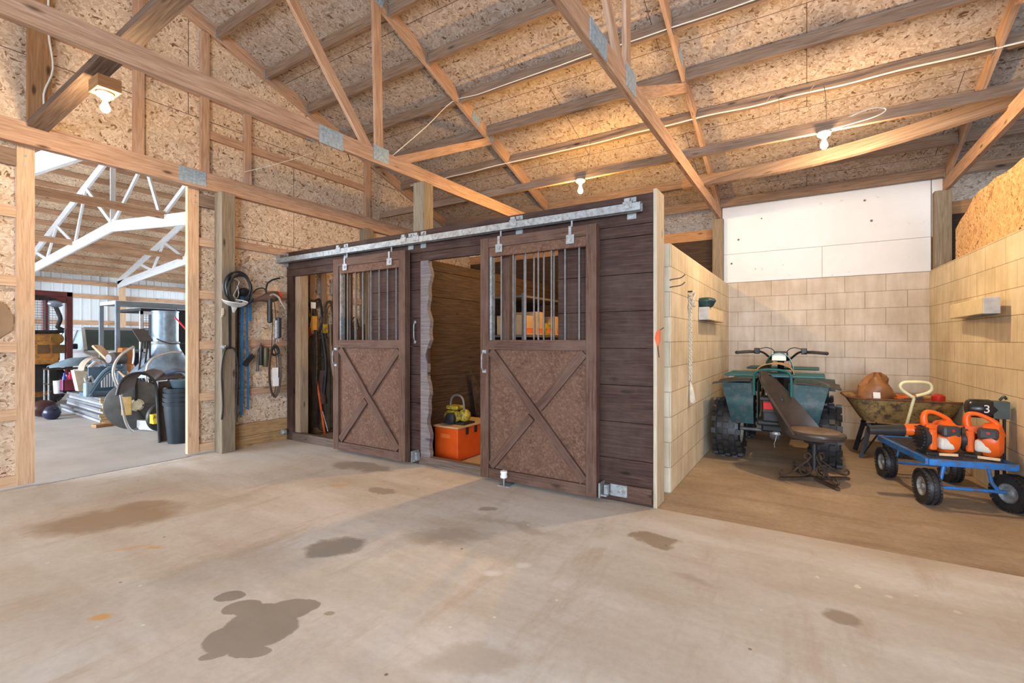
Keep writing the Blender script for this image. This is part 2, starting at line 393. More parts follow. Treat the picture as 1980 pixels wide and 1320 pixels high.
# spatter of old white paint drops near the dusty bay
vo=m.n('ShaderNodeTexVoronoi'); m.l(P,vo.inputs['Vector']); vo.inputs['Scale'].default_value=17
vs2=m.n('ShaderNodeSeparateColor'); m.l(vo.outputs['Color'],vs2.inputs[0])
dots=m.math('MULTIPLY',m.ramp(vo.outputs['Distance'],[(.22,1.0),(.32,0.0)]),m.ramp(vs2.outputs[0],[(.55,0.0),(.6,1.0)]))
k=blob(1650,1128,.55,.10,-.12,.5,.2); c=m.mix(m.math('MULTIPLY',m.math('MULTIPLY',k,dots),.9),c,(.80,.74,.65))
vo=m.n('ShaderNodeTexVoronoi'); m.l(P,vo.inputs['Vector']); vo.inputs['Scale'].default_value=7
vs2=m.n('ShaderNodeSeparateColor'); m.l(vo.outputs['Color'],vs2.inputs[0])
c=m.mix(m.math('MULTIPLY',m.ramp(vo.outputs['Distance'],[(.04,1.0),(.07,0.0)]),m.ramp(vs2.outputs[0],[(.6,0.0),(.62,.8)])),c,m.mix(m.ramp(vs2.outputs[1],[(.5,0.0),(.51,1.0)]),(.82,.79,.74),(.16,.12,.09)))
m.col(c); m.rough(m.ramp(n1,[(.3,.75),(.7,.5)])); m.bump(n3,.12,.004); CONC=m.m
m=NT('dusty_bay_floor',.85,0,.2); P=m.tc.outputs['Object']
n1=m.noise(P,1.7,6,.6); n2=m.noise(m.mapping(P,(.6,3,1)),2,4,.6); n3=m.noise(P,30,4,.7)
c=m.ramp(n1,[(.3,(.33,.245,.165)),(.6,(.44,.335,.235)),(.75,(.52,.41,.30))]); c=m.mix(m.ramp(n2,[(.5,0.0),(.7,.5)]),c,(.24,.16,.095))
c=m.mix(.4,c,m.ramp(n3,[(.3,.6),(.6,1.0)]),'MULTIPLY'); m.col(c); m.bump(n3,.3,.006); DUST=m.m
m=NT('workshop_concrete',.6,0,.35); P=m.tc.outputs['Object']; n1=m.noise(P,1.2,5,.6)
m.col(m.ramp(n1,[(.3,(.36,.345,.335)),(.7,(.50,.485,.475))])); SHOPC=m.m
g=MB(); g.box(XL-.02,4.3,-5.2,YS,-.2,0,True)
floor=struct(g.build('floor',CONC))
g=MB(); g.box(XL-.02,4.3,YS+.004,7.6,-.2,-.004,True); struct(g.build('floor_bay',DUST))
g=MB(); g.box(-20.4,XL-.035,-6.5,14,-.2,-.003,True); struct(g.build('floor_workshop',SHOPC))
GROUND=plain('outdoor_gravel',(.42,.40,.36),.9)
g=MB(); g.box(-60,50,-60,60,-.5,-.21,True); struct(g.build('ground_outdoors',GROUND))
# --- roof sheathing (ceiling): both slopes, running past the back wall as a soffit
g=MB()
def slope(ya,za,yb,zb_,x0,x1,t=.02):
    L=math.hypot(yb-ya,zb_-za); vs=[(x0,ya,za),(x1,ya,za),(x1,yb,zb_),(x0,yb,zb_),(x0,ya,za+t),(x1,ya,za+t),(x1,yb,zb_+t),(x0,yb,zb_+t)]
    fs=[(3,2,1,0),(4,5,6,7),(0,1,5,4),(1,2,6,5),(2,3,7,6),(3,0,4,7)]
    uv=[[(x0,L),(x1,L),(x1,0),(x0,0)]]+[[(0,0),(1,0),(1,1),(0,1)]]*5
    g.add(vs,[list(f) for f in fs],uv)
SH=.15
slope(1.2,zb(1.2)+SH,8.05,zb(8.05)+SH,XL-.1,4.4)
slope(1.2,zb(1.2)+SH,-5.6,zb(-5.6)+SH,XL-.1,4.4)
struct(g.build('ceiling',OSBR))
# --- wall_left : OSB gable wall with the wide opening to the workshop
g=MB(); x0,x1=XL-.04,XL+0.0
def gable(g,x0,x1,yl,yh,zlo,top=SH):
    "wall strip in the x plane from zlo up to the roof"
    ys=[yl]+([1.2] if yl<1.2<yh else [])+[yh]
    a=[(y,zb(y)+top) for y in ys]; prof=[(yl,zlo),(yh,zlo)]+[(y,z) for y,z in a[::-1]]
    n=len(prof); vs=[(x1,y,z) for y,z in prof]+[(x0,y,z) for y,z in prof]
    fs=[list(range(n)),list(range(2*n-1,n-1,-1))]+[[i,n+i,n+(i+1)%n,(i+1)%n] for i in range(n)]
    uv=[[(y,z) for y,z in prof],[(y,z) for y,z in prof[::-1]]]+[[(0,0)]*4]*n
    g.add(vs,fs,uv)
gable(g,x0,x1,-5.2,-.7,0); gable(g,x0,x1,-.7,2.74,2.9); gable(g,x0,x1,2.74,7.5,0)
struct(g.build('wall_left',OSB))
# --- wall_back
g=MB(); g.box(-1.15,1.45,YB,YB+.2,-.02,2.065,True); struct(g.build('wall_back_blocks',block('painted_block_back',(.68,.62,.56),(.64,.58,.52),(.42,.36,.30))))
m=NT('white_board',.6); n=m.noise(m.tc.outputs['Object'],1.5,5,.6); n2=m.noise(m.tc.outputs['Object'],9,5,.7)
c=m.mix(m.ramp(n,[(.4,0.0),(.75,.35)]),(.76,.80,.86),(.56,.60,.66)); c=m.mix(m.ramp(n2,[(.66,0.0),(.72,.5)]),c,(.35,.3,.26))
vo=m.n('ShaderNodeTexVoronoi'); m.l(m.tc.outputs['Object'],vo.inputs['Vector']); vo.inputs['Scale'].default_value=4.2
c=m.mix(m.ramp(vo.outputs['Distance'],[(.05,1.0),(.075,0.0)]),c,(.12,.12,.14)); m.col(c); WBOARD=m.m
t=thing('white_wall_panelling','white painted board sheets nailed above the block wall at the back of the bay','panelling',(0.1,YB,2.05))
for (xa,xb,za,zc) in ((-1.02,1.235,2.462,3.195),(-1.02,.168,2.06,2.458),(.172,1.235,2.06,2.458),(1.245,1.34,2.46,3.18)):
    g=MB(); g.box(xa,xb,YB-.012+ (.01 if xb>1.3 else 0),YB+.012,za,zc,True); g.build('panel_sheet',WBOARD,t)
g=MB(); g.box(XL,-1.0,7.42,7.46,-.1,2.72,True); g.box(1.2,4.3,7.42,7.46,-.1,2.72,True); struct(g.build('wall_back_planks',INNER))
g=MB(); g.box(XL,4.3,7.40,7.44,2.72,2.87,True); g.box(-1.1,1.3,YB+.02,7.46,2.0,3.15,True); struct(g.build('trim_eave',PINED))
# --- wall_right : blocks, slightly out of square
def xr(y): return 1.23+.045*(YB-y)
g=MB()
ya,yb_=YB+.1,2.6
vs=[(xr(ya),ya,-.02),(xr(yb_),yb_,-.02),(xr(yb_),yb_,2.065),(xr(ya),ya,2.065)]; vs+=[(x+.2,y,z) for x,y,z in vs]
fs=[[0,1,2,3][::-1],[4,5,6,7],[3,2,6,7][::-1],[1,5,6,2],[0,3,7,4],[0,4,5,1]]
uv=[[(a[1],a[2]) for a in (vs[3],vs[2],vs[1],vs[0])]]+[[(0,0),(.2,0),(.2,1),(0,1)]]*5
g.add(vs,fs,uv); struct(g.build('wall_right',BLOCKY))
# loose OSB sheet above it with a wavy sawn upper edge
g=MB(); pr=[]
for i in range(25):
    f=i/24; y=6.6-f*4.1; z=2.40+.20*min(1,f*7)+.10*math.sin(f*9)*f+.25*max(0,f-.3)+.012*math.sin(i*2.3)
    pr.append((xr(y)+.05,y,z))
out=[(xr(6.6)+.05,6.6,2.067)]+pr+[(xr(2.5)+.05,2.5,2.067)]
n=len(out); vs=out+[(x+.018,y,z) for x,y,z in out]
fs=[list(range(n)),list(range(2*n-1,n-1,-1))]+[[i,n+i,n+(i+1)%n,(i+1)%n] for i in range(n)]
g.add(vs,fs,[[(p[2],p[1]) for p in out],[(p[2],p[1]) for p in out[::-1]]]+[[(0,0)]*4]*n)
tag(g.build('osb_sheet',OSBO),'strand board sheet with bulb light in its colour and a wavy top edge above the bay block wall','board')
# --- block partition between stalls and bay
g=MB(); g.box(-1.145,-.94,3.95,YB+.02,-.02,2.045,True)
o=g.build('wall_partition_blocks',BLOCKY,bev=.02); struct(o)
# --- walls behind the photographer and to the side
g=MB(); g.box(4.28,4.34,-5.2,7.5,-.1,4.6,True); struct(g.build('wall_side',OSB))
g=MB(); g.box(XL,-1.6,-5.24,-5.2,-.1,3.3,True); g.box(4.0,4.3,-5.24,-5.2,-.1,3.3,True); struct(g.build('wall_front',OSB))
# ======================= ROOF FRAME =======================
def plate(name,par,c,u,v,n,w,h):
    c,u,v,n=map(Vector,(c,u,v,n)); g=MB(); g.obox(c+n*.0025,u*w/2,v*h/2,n*.0025); g.build(name,PLATE,par)
CD=.14 # chord depth
DY=Vector((0,1,0)); DS=Vector((0,1,-.333)).normalized(); DN=Vector((0,.333,1)).normalized()
def roof_truss(x,label,zc=2.90,plates=(),mat=PINE,webs=True,kind=None):
    t=thing('roof_truss',label,'roof truss',(x,3.2,zc),group=None)
    T=.04; TW=.033
    g=MB(); g.bar((x,-5.2,zc+CD/2),(x,7.52,zc+CD/2+ (.10 if zc<2.95 else .1)),T,CD); g.build('bottom_chord',mat,t)
    for s_ in (1,-1):
        ye=8.0 if s_>0 else -5.6
        g=MB(); a=Vector((x,1.2,zb(1.2)+CD*.53)); b=Vector((x,ye,zb(ye)+CD*.53)); g.bar(a,b,T-.003,CD); g.build('top_chord',mat,t)
    def web(y0,z0,y1,z1,wd=.09):
        g=MB(); g.bar((x,y0,z0),(x,y1,z1),TW,wd); g.build('web',mat,t)
    zt=zc+CD
    for s_ in(1,-1):
        Y=lambda y:1.2+(y-1.2)*s_
        web(Y(3.17),zt-.05,Y(3.13),zb(3.13)+.03,.09)
        web(Y(3.10),zt-.04,Y(1.36),zb(1.3),.09)
        web(Y(3.26),zt-.03,Y(5.05),zb(5.05)+.03,.09)
    for (y,z,w_,h_,ch) in plates:
        for sg in(1,):
            X=x+sg*(T/2)
            if ch=='b': plate('nail_plate',t,(X,y,z),(0,1,0.008),(0,0,1),(1,0,0),w_,h_)
            else: plate('nail_plate',t,(X,y,z),DS,DN,(1,0,0),w_,h_)
    # plates also on the face turned to the photographer
    return t
def bchord_z(y,zc): return zc+CD/2+(y+5.2)/12.7*.1
ZC=2.865
tr1=roof_truss(-3.49,'roof truss carried by the square post above the dark stall front',ZC,
  [(3.18,bchord_z(3.18,ZC)+.03,.19,.14,'b'),(2.62,bchord_z(2.62,ZC)-.01,.24,.15,'b'),(3.13,zb(3.13)+.07,.16,.11,'t'),(4.72,zb(4.72)+.07,.17,.11,'t'),(5.05,zb(5.05)+.05,.09,.07,'t')])
tr2=roof_truss(-1.05,'roof truss resting on the post at the end of the block partition',ZC)
tr3=roof_truss(1.36,'roof truss resting on the post by the wavy-edged board sheet',ZC)
tr4=roof_truss(3.8,'roof truss beyond the block bay, out towards the side wall',ZC)
# plates of the trusses seen from their other side
for t,x in((tr2,-1.05),(tr3,1.36)):
    sd=1 if x<0 else -1; X=x+.02*sd
    for (y,w_,h_,dz) in((2.60,.26,.13,0),(3.20,.20,.16,.04)): plate('nail_plate',t,(X,y,bchord_z(y,ZC)+dz),(0,sd,0),(0,0,1),(sd,0,0),w_,h_)
    plate('nail_plate',t,(x-.02*sd,4.72,zb(4.72)+.07),-sd*DS,DN,(-sd,0,0),.17,.10)
    plate('nail_plate',t,(X,4.72,zb(4.72)+.07),sd*DS,DN,(sd,0,0),.17,.10)
# gable truss on the left wall, flat framing
t=thing('gable_truss','framing of the gable end nailed flat over the strand board wall above the workshop opening','roof truss',(XL+.03,1.2,2.9))
xg=XL+.022; HB=2.885
g=MB(); g.box(XL+.002,XL+.075,-5.2,5.75,HB,HB+.185); hdr=g.build('header_beam',PINE,t)
g=MB(); g.bar((xg,-4.9,3.93),(xg,3.86,3.93),.04,.09); g.build('rail',PINE,t)
g=MB(); g.bar((xg,2.56,3.50),(xg,4.85,3.50),.04,.085); g.build('rail',PINE,t)
for s_ in(1,-1):
    ye=8.0 if s_>0 else -5.6
    g=MB(); g.bar((XL+.022,1.2,zb(1.2)+CD*.53),(XL+.022,ye,zb(ye)+CD*.53),.04,CD); g.build('top_chord',PINE,t)
for (y,wd,z1) in((1.28,.15,5.05),(1.985,.085,4.80),(2.585,.08,4.6),(3.05,.075,3.93),(4.83,.09,3.9),(0.2,.09,4.8),(-1,.09,4.6),(5.9,.09,3.5)):
    z0=HB+.185 if y<5.8 else 2.4
    g=MB(); g.bar((xg+.006,y,z0),(xg+.006,y,z1),.05,wd,(1,0,0)); g.build('stud',PINE if wd<.12 else PINED,t)
for (y,z,w_,h_) in((2.45,HB+.10,.26,.15),(3.05,3.93,.16,.09),(3.05,3.10,.09,.10),(3.88,3.93,.14,.10)):
    plate('nail_plate',t,(XL+.046 if z>3 else XL+.075,y,z),(0,1,0),(0,0,1),(1,0,0),w_,h_)
plate('nail_plate',t,(XL+.045,4.42,zb(4.42)+.07),DS,DN,(1,0,0),.16,.1)
# purlins: one board per bay between trusses, hung in steel hangers
PY_=[2.73-.56*k for k in range(2,-1,-1)][:0]+[1.61,2.17,2.73,3.29,3.85,4.41,4.97,5.53,6.09,6.65,7.21]
BAYS=[(XL+.04,-3.51,'between the gable wall and the stall post truss'),(-3.47,-1.07,'over the dark stalls between two trusses'),(-1.03,1.34,'over the block bay between two trusses'),(1.38,3.78,'beyond the block bay towards the side wall')]
ORD=['next to the ridge','second from the ridge','third from the ridge','fourth from the ridge','fifth from the ridge','sixth from the ridge','seventh from the ridge','fourth from the eave','third from the eave','second from the eave','next to the eave']
for bi,(xa,xb,bt) in enumerate(BAYS):
    for k,y in enumerate(PY_):
        if bi==3 and k<5: continue
        t=thing('purlin','%s roof purlin %s, %s'%('weathered' if y>4 else 'brown',ORD[k],bt),'purlin',(xa,y,zb(y)),group='roof purlins')
        dz=.115; q=SH-.004
        c0=Vector((xa+.003,y,zb(y)+q-dz/2)); c1=Vector((xb-.003,y,zb(y)+q-dz/2))
        g=MB(); g.bar(c0,c1,.042,dz); g.build('board',PURL,t)
        for xx in(xa+.006,xb-.006):
            g=MB(); g.box(xx-.003,xx+.003,y-.035,y+.035,zb(y)+q-dz-.012,zb(y)+q-.03); g.build('hanger',STEEL,t)
# extra long boards laid over the truss chords
zt=ZC+CD+.085
g=MB(); g.tube  # (kept simple: straight board)
g=MB(); g.bar((-5.5,5.02,zt+.045),(4.2,5.02,zt+.045),.04,.085); LB=g.build('long_board',PURL); tag(LB,'long flat board lying across the truss chords carrying the lamp holders','board')
g=MB()
def sag(u,v):
    x=-1.3+u*3.1; f=u
    return (x,6.03-.95*f+(v-.5)*.05,zt+.09-.12*math.sin(math.pi*min(1,f*1.05))*.9+(v-.5)*.135)
g.grid(sag,24,2,.038); tag(g.build('sagging_board',PURL),'wide sagging board laid diagonally over the truss chords above the bay','board')
g=MB(); g.bar((-5.52,1.26,3.06),(-1.6,1.63,3.90),.13,.055,(0,1,0)); tag(g.build('diagonal_brace',BRACEW),'dark weathered diagonal brace running from gable wall header up behind the nearest truss','brace')
# posts
def post(name,x0,x1,y0,y1,z0,z1,label,mat=POSTW):
    g=MB(); g.box(x0,x1,y0,y1,z0,z1); return tag(g.build(name,mat,bev=.004),label,'post')
post('timber_post',XL+.0,XL+.16,2.70,2.845,0,HB,'square treated post beside workshop opening with coiled hose hung on it')
post('timber_post',-3.59,-3.44,3.74,3.89,0,ZC+.07,'square post rising behind the dark stall front to carry a truss')
post('timber_post',-1.14,-1.0,YB-.10,YB+.04,2.045,ZC+.1,'short post standing on the block partition under a truss')
post('timber_post',1.25,1.40,YB-.12,YB+.03,2.065,ZC+.1,'short post on the block wall beside the white boards under a truss')
post('timber_post',-3.56,-3.42,7.24,7.38,0,ZC+.1,'back post against the rear wall behind the stall partition')
post('timber_post',XL+.002,XL+.14,4.72,4.86,0,HB,'short dark post end on the gable wall behind the stall front')
# girts on the strand board wall
k=0
for z,h in((2.35,.085),(1.81,.085),(1.21,.085),(.64,.085)):
    g=MB(); g.box(XL+.001,XL+.038,2.85,7.35,z-h/2,z+h/2)
    k+=1; tag(g.build('wall_girt',PINE),'%s horizontal girt board on the strand board wall beside the stalls'%['topmost','upper middle','lower middle','lowest'][k-1],'girt','girts beside the stalls')
g=MB(); g.box(XL+.001,XL+.04,2.85,7.35,.13,.27); g.box(XL+.001,XL+.03,2.85,7.35,0,.125); struct(g.build('baseboard_left',wood('mossy_skirt',(.25,.13,.06),(.46,.28,.13),(.55,.38,.2),dirt=(.10,.06,.03))))
# ---- sliding doors to the workshop, both pushed aside
def shop_door(n,ya,yb,edge,label):
    t=bpy.data.objects.new('door_%d'%n,None); C.objects.link(t); t.location=(XL-.1,(ya+yb)/2,0); t['kind']='structure'; t['label']=label
    PM[t.name]=Matrix.Translation(t.location)
    X0=XL-.10
    g=MB(); g.box(X0-.012,X0,ya,yb,.02,2.93,True); g.build('board_panel',OSBD,t)
    for z in(.06,.62,1.19,1.75,2.33):
        g=MB(); g.box(X0,X0+.038,ya,yb,z-.045,z+.045); g.build('rail',PINEL,t)
    g=MB(); g.box(X0,X0+.05,edge-.055,edge+.055,.02,2.93); g.build('stile',PINEL,t)
    g=MB(); g.box(X0+.0,X0+.045,ya,yb,2.72,2.86); p=g.build('top_rail',PURL,t)
    for i in range(8):
        y=ya+.06+i%4*(yb-ya-.12)/3; z=2.75+.07*(i//4); g=MB(); g.cyl((X0+.04,y,z),(X0+.052,y,z),.011,n=8); g.build('bolt',STEEL,p)
OSBD=osb('osb_door',(1.0,1.0,1.02),False,1.0)
shop_door(1,-1.0,1.27,1.215,'strand board sliding door with pale stile, near side of the workshop opening')
shop_door(2,2.47,3.55,2.51,'strand board sliding door pushed behind the treated post')
g=MB(); g.prism([(XL-.086,a+.15,b) for a,b in ((.35,1.42),(.55,1.5),(.72,1.62),(.86,1.60),(.95,1.55),(1.0,1.44),(.99,1.33),(.9,1.25),(.7,1.2),(.5,1.24))],(-.013,0,0))
tag(g.build('torn_board_patch',plain('bare_fibre',(.30,.20,.12),.9,0,.15,5)),'torn brown patch of bare board on the near workshop door','patch')
g=MB(); g.box(XL-.01,XL+.0,1.27,2.47,0,.004); struct(g.build('trim_threshold',STEEL))
# ======================= STALL FRONT =======================
Y0,Y1=YS,YS+.04
t=thing('stall_front','dark brown plank front of the two stalls with door openings and barred windows','stall',(-3.3,YS,0))
def planks(xa,xb,zs,ya=Y0,yb=Y1,name='plank_wall',mat=DARK,par=None,along='x'):
    g=MB()
    for a,b in zip(zs[:-1],zs[1:]):
        if along=='x': g.box(xa,xb,ya,yb,a+.0015,b-.0015)
        else: g.box(ya,yb,xa,xb,a+.0015,b-.0015)
    return g.build(name,mat,par or t,bev=.004)
PZ=[.045,.33,.615,.90,1.185,1.47,1.755,2.04]
planks(-1.76,-.97,[.0]+PZ)
planks(-4.02,-3.20,[.0]+PZ)
planks(-2.30,-1.76,[0]+PZ[:5],Y0+.002,Y1); planks(-4.46,-4.02,[0]+PZ[:5],Y0+.002,Y1)
planks(-5.56,-.97,[2.04,2.128,2.352],Y0-.004,Y1,'header_board')
g=MB(); g.box(-5.56,-.97,Y0+.06,Y0+.19,2.30,2.35); g.build('top_plate',DARK,t)
g=MB(); g.box(-5.55,-5.43,Y0-.004,Y1+.02,0,2.04); g.build('end_board',DARK,t)
g=MB(); g.box(-5.43,-5.33,Y0+.03,Y0+.14,0,2.12); g.build('jamb_post',wood('jamb_natural',(.22,.14,.08),(.36,.26,.17),(.46,.36,.26)),t)
# chewed jamb board of the second opening
g=MB(); out=[]
for i in range(41):
    z=.07+i*(1.97/40); out.append((-3.175+.016*math.sin(i*.55)+.012*math.sin(i*1.37+1)-(.02 if 13<i<24 else 0),Y0-.014,z))
g.prism([(-3.285,Y0-.014,.07)]+out+[(-3.285,Y0-.014,2.04)],(0,.05,0)); lab(g.build('jamb_board',GREYW,t),'grey chewed jamb board with wavy edge')
for (xa,xb) in((-2.33,-2.24),(-4.52,-4.44)):
    g=MB(); g.box(xa,xb,Y0+.0,Y1+.06,0,2.04); g.build('post',DOORW,t)
def bars(xa,xb,n,y,z0,z1,par,r=.008):
    for i in range(n):
        x=xa+(xb-xa)*(i+.5)/n; g=MB(); g.cyl((x,y,z0),(x,y,z1),r,n=8); g.build('bar',BARM,par,True)
bars(-2.24,-1.76,5,Y0+.02,1.18,2.04,t); bars(-4.44,-4.02,4,Y0+.02,1.18,2.04,t)
SILL=wood('sill_wood',(.08,.055,.04),(.14,.10,.08),(.2,.15,.12))
g=MB(); g.box(-5.43,-4.5,Y0-.01,Y0+.05,-.0,.10); g.build('sill_board',SILL,t)
g=MB(); g.box(-3.3,-2.3,Y0-.02,Y0+.05,0,.085); g.build('sill_board',SILL,t);
g=MB(); g.box(-.968,-.942,Y0-.004,Y0+.20,0,2.375); g.build('end_board',ENDW,t)
g=MB(); g.box(-1.0,-.969,Y0+.04,Y0+.19,0,2.3); g.build('end_stud',PINED,t)
g=MB(); g.box(-1.16,-.975,Y0-.03,Y0-.004,.03,.14); g.build('kick_block',DOORW,t)
# ---- stall partition + inner walls
t2=thing('stall_partition','plank partition between the two stalls seen through the second opening','partition',(-3.44,5.4,0))
planks(3.62,7.30,[0,.29,.575,.86,1.145,1.43,1.715,2.0,2.11],-3.46,-3.42,'plank_wall',INNER,t2,'y')
t3=thing('block_partition_lining','brown plank lining on the stall side of the block partition','lining',(-1.2,5.4,0))
planks(3.80,7.25,[0,.29,.575,.86,1.145,1.43,1.715,2.0],-1.20,-1.16,'plank_wall',INNER,t3,'y')
# ---- track
t=thing('sliding_door_track','galvanised steel box rail for the sliding stall doors across the dark plank front','rail',(-3.3,Y0-.09,2.21))
g=MB()
yt0,yt1=Y0-.115,Y0-.05
for a,b,c_,d in((yt0,yt0+.004,2.205,2.268),(yt1-.004,yt1,2.205,2.268),(yt0,yt1,2.264,2.268),(yt0,yt0+.022,2.205,2.209),(yt1-.022,yt1,2.205,2.209)): g.box(-5.6,-1.035,a,b,c_,d)
g.build('rail',STEEL,t)
for x in(-5.55,-4.42,-3.42,-3.25,-2.13,-1.13):
    g=MB(); g.box(x-.035,x+.035,Y0-.012,Y0-.005,2.17,2.335); g.box(x-.035,x+.035,yt0-.006,Y0-.006,2.27,2.276); g.box(x-.035,x+.035,yt0-.006,yt0-.001,2.225,2.276); g.box(x-.022,x+.022,yt0-.01,yt0+.02,2.276,2.30)
    b=g.build('bracket',STEEL,t)
    g=MB(); g.cyl((x,Y0-.012,2.315),(x,Y0-.024,2.315),.011,n=6); g.build('bolt',STEEL,b)
# ---- sliding doors
def stall_door(xa,xb,label,tint=DOORW):
    t=thing('sliding_stall_door',label,'stall door',((xa+xb)/2,Y0-.07,.03))
    ya,yb=Y0-.115,Y0-.04; z0,z1=.03,2.15; S=.088
    for x in(xa,xb-S):
        g=MB(); g.box(x,x+S,ya,yb,z0,z1); g.build('stile',tint,t,bev=.003)
    g=MB(); g.box(xa+S+.001,xb-S-.001,ya+.002,yb,z1-.085,z1); g.build('top_rail',tint,t,bev=.003)
    g=MB(); g.box(xa+S+.001,xb-S-.001,ya+.012,yb-.01,1.985,z1-.087); g.build('top_panel',PBOARD,t)
    g=MB(); g.box(xa+S+.001,xb-S-.001,ya+.002,yb,1.165,1.25); g.build('middle_rail',tint,t,bev=.003)
    g=MB(); g.box(xa+S+.001,xb-S-.001,ya+.002,yb,z0,z0+.088); g.build('bottom_rail',tint,t,bev=.003)
    g=MB(); g.box(xa+S-.01,xb-S+.01,ya+.032,ya+.046,z0+.05,1.20); g.build('lower_panel',PBOARD,t)
    A=(xa+S+.02,ya+.018,1.15);B=(xb-S-.02,ya+.018,z0+.11)
    g=MB(); g.bar(A,B,.075,.028,(0,0,1)); g.build('cross_brace',tint,t,bev=.002)
    for f0,f1 in((0,.46),(.54,1)):
        P0=Vector((xb-S-.02,ya+.02,1.15));P1=Vector((xa+S+.02,ya+.02,z0+.11)); g=MB(); g.bar(P0.lerp(P1,f0),P0.lerp(P1,f1),.075,.024,(0,0,1)); g.build('cross_brace',tint,t,bev=.002)
    bars(xa+S+.05,xb-S-.01,7,ya+.04,1.245,1.99,t)
    g=MB(); g.box(xa+S+.001,xa+S+.022,ya+.02,yb-.002,1.25,1.985); g.build('edge_strip',STEEL,t)
    for x in(xa+.2,xb-.22):
        g=MB(); g.box(x-.035,x+.035,ya-.004,ya+.002,z1-.135,z1-.065); g.cyl((x,ya-.012,z1-.1),(x,ya,z1-.1),.014,n=8)
        g.box(x-.012,x+.012,ya-.006,ya+.0,z1-.07,z1+.004)
        g.cyl((x,Y0-.083,z1-.02),(x,Y0-.083,2.235),.008,n=8); g.cyl((x-.028,Y0-.083,2.232),(x+.028,Y0-.083,2.232),.02,n=12)
        g.build('hanger_wheel',STEEL,t)
    g=MB(); x=xa+.045; g.tube([(x,ya,1.14),(x,ya-.035,1.12),(x,ya-.04,1.06),(x,ya-.035,1.0),(x,ya,.98)],.006); g.box(x-.02,x+.02,ya-.004,ya,1.13,1.16); g.box(x-.02,x+.02,ya-.004,ya,.96,.99); g.build('handle',STEEL,t,True)
    return t
m=NT('particle_board',.8); P=m.tc.outputs['Object']; n=m.noise(P,45,5,.75); n2=m.noise(P,4,4); 
c=m.ramp(n,[(.3,(.06,.028,.018)),(.5,(.12,.06,.038)),(.7,(.22,.13,.092))]); c=m.mix(m.ramp(n2,[(.4,0),(.7,.5)]),c,(.17,.092,.062)); 
n3=m.noise(P,14,4,.8,); c=m.mix(m.ramp(n3,[(.70,0.0),(.74,.6)]),c,(.5,.38,.3)); m.col(c); m.bump(n,.2,.004); PBOARD=m.m
d1=stall_door(-4.51,-3.40,'brown cross-braced sliding stall door hanging before the tool stall')
d2=stall_door(-2.475,-1.375,'brown cross-braced sliding stall door hanging beside the orange toolbox opening')
# roller guide at foot of door 2, stop brackets
t=thing('door_guide_roller','white roller guide on a floor bracket under the second sliding door','guide',(-2.22,Y0-.16,0))
g=MB(); g.lathe([(.008,.07),(.03,.072),(.032,.085),(.026,.1),(.032,.118),(.028,.13),(.01,.132)],(-2.20,Y0-.15,0),n=16); g.build('roller',WHITEP,t,True)
g=MB(); g.box(-2.25,-2.14,Y0-.17,Y0-.02,.0,.006); g.cyl((-2.2,Y0-.15,.0),(-2.2,Y0-.15,.14),.006); g.build('bracket',STEEL,t)
def stop(x,label,s=1):
    t=thing('door_stop',label,'door stop',(x,Y0-.03,.05))
    g=MB(); g.box(x,x+.17*s,Y0-.012,Y0-.004,.04,.13); g.build('back_plate',STEEL,t)
    g=MB(); g.box(x-.05*s,x,Y0-.10,Y0-.01,.05,.06); g.box(x-.055*s,x-.045*s,Y0-.12,Y0-.01,.04,.15); g.box(x-.03,x+.0,Y0-.07,Y0-.03,.06,.13); g.build('stop_lug',STEEL,t)
stop(-1.30,'steel door stop bracket at the foot of the stall end')
stop(-3.28,'small steel door stop on the sill between the stall doors',.6)
g=MB(); g.lathe([(.02,0),(.035,.01),(.035,.05),(.02,.06)],(-5.5,Y0-.05,.11),(0,-1,0),12); tag(g.build('rail_stop',STEEL),'small steel roller stop at the far foot of the stall front','door stop')
g=MB(); x=-3.36
g.tube([(x,Y0-.015,1.42),(x,Y0-.03,1.40),(x,Y0-.03,1.28),(x,Y0-.015,1.24)],.006); g.lathe([(.004,-.006),(.016,-.004),(.016,.004),(.004,.006)],(x,Y0-.012,1.43),(0,1,0),10); g.lathe([(.004,-.006),(.016,-.004),(.016,.004),(.004,.006)],(x,Y0-.012,1.23),(0,1,0),10)
tag(g.build('hook_latch',STEEL,None,True),'steel hook latch on the dark planks between the sliding doors','latch')
# ======================= LAMPS AND CABLES =======================
BULBG=emis('bulb_glow',(1,.72,.36),38)
PORC=plain('porcelain',(.8,.76,.66),.3,0,.04)
def lamp(i,x,y,z,pw,label,zt):
    t=thing('bulb_lamp',label,'lamp',(x,y,zt))
    g=MB(); g.lathe([(.05,0),(.056,-.012),(.05,-.03),(.028,-.042),(.026,-.05)],(x,y,zt),(0,0,1),20); g.build('lamp_holder',PORC,t,True)
    g=MB(); g.lathe([(.013,.048),(.014,.03),(.022,.012),(.03,-.01),(.028,-.028),(.016,-.043),(.001,-.047)],(x,y,z),(0,0,1),16); g.cyl((x,y,z+.04),(x,y,zt-.03),.013); b=g.build('bulb',BULBG,t,True)
    l=bpy.data.lights.new('bulb_light','POINT'); l.energy=pw; l.color=[(1,.70,.40),(1,.56,.16),(1,.69,.38)][i]; l.shadow_soft_size=.05
    o=bpy.data.objects.new('bulb_light',l); C.objects.link(o); o.location=(x,y,z-.06)
    return t
lamp(0,*BULB[0],'lit bulb hanging under the diagonal brace over the workshop opening',BULB[0][2]+.10)
lamp(1,*BULB[1],'lit bulb under the long board above the second stall door',3.088)
lamp(2,*BULB[2],'lit bulb under the long board above the block bay',3.088)
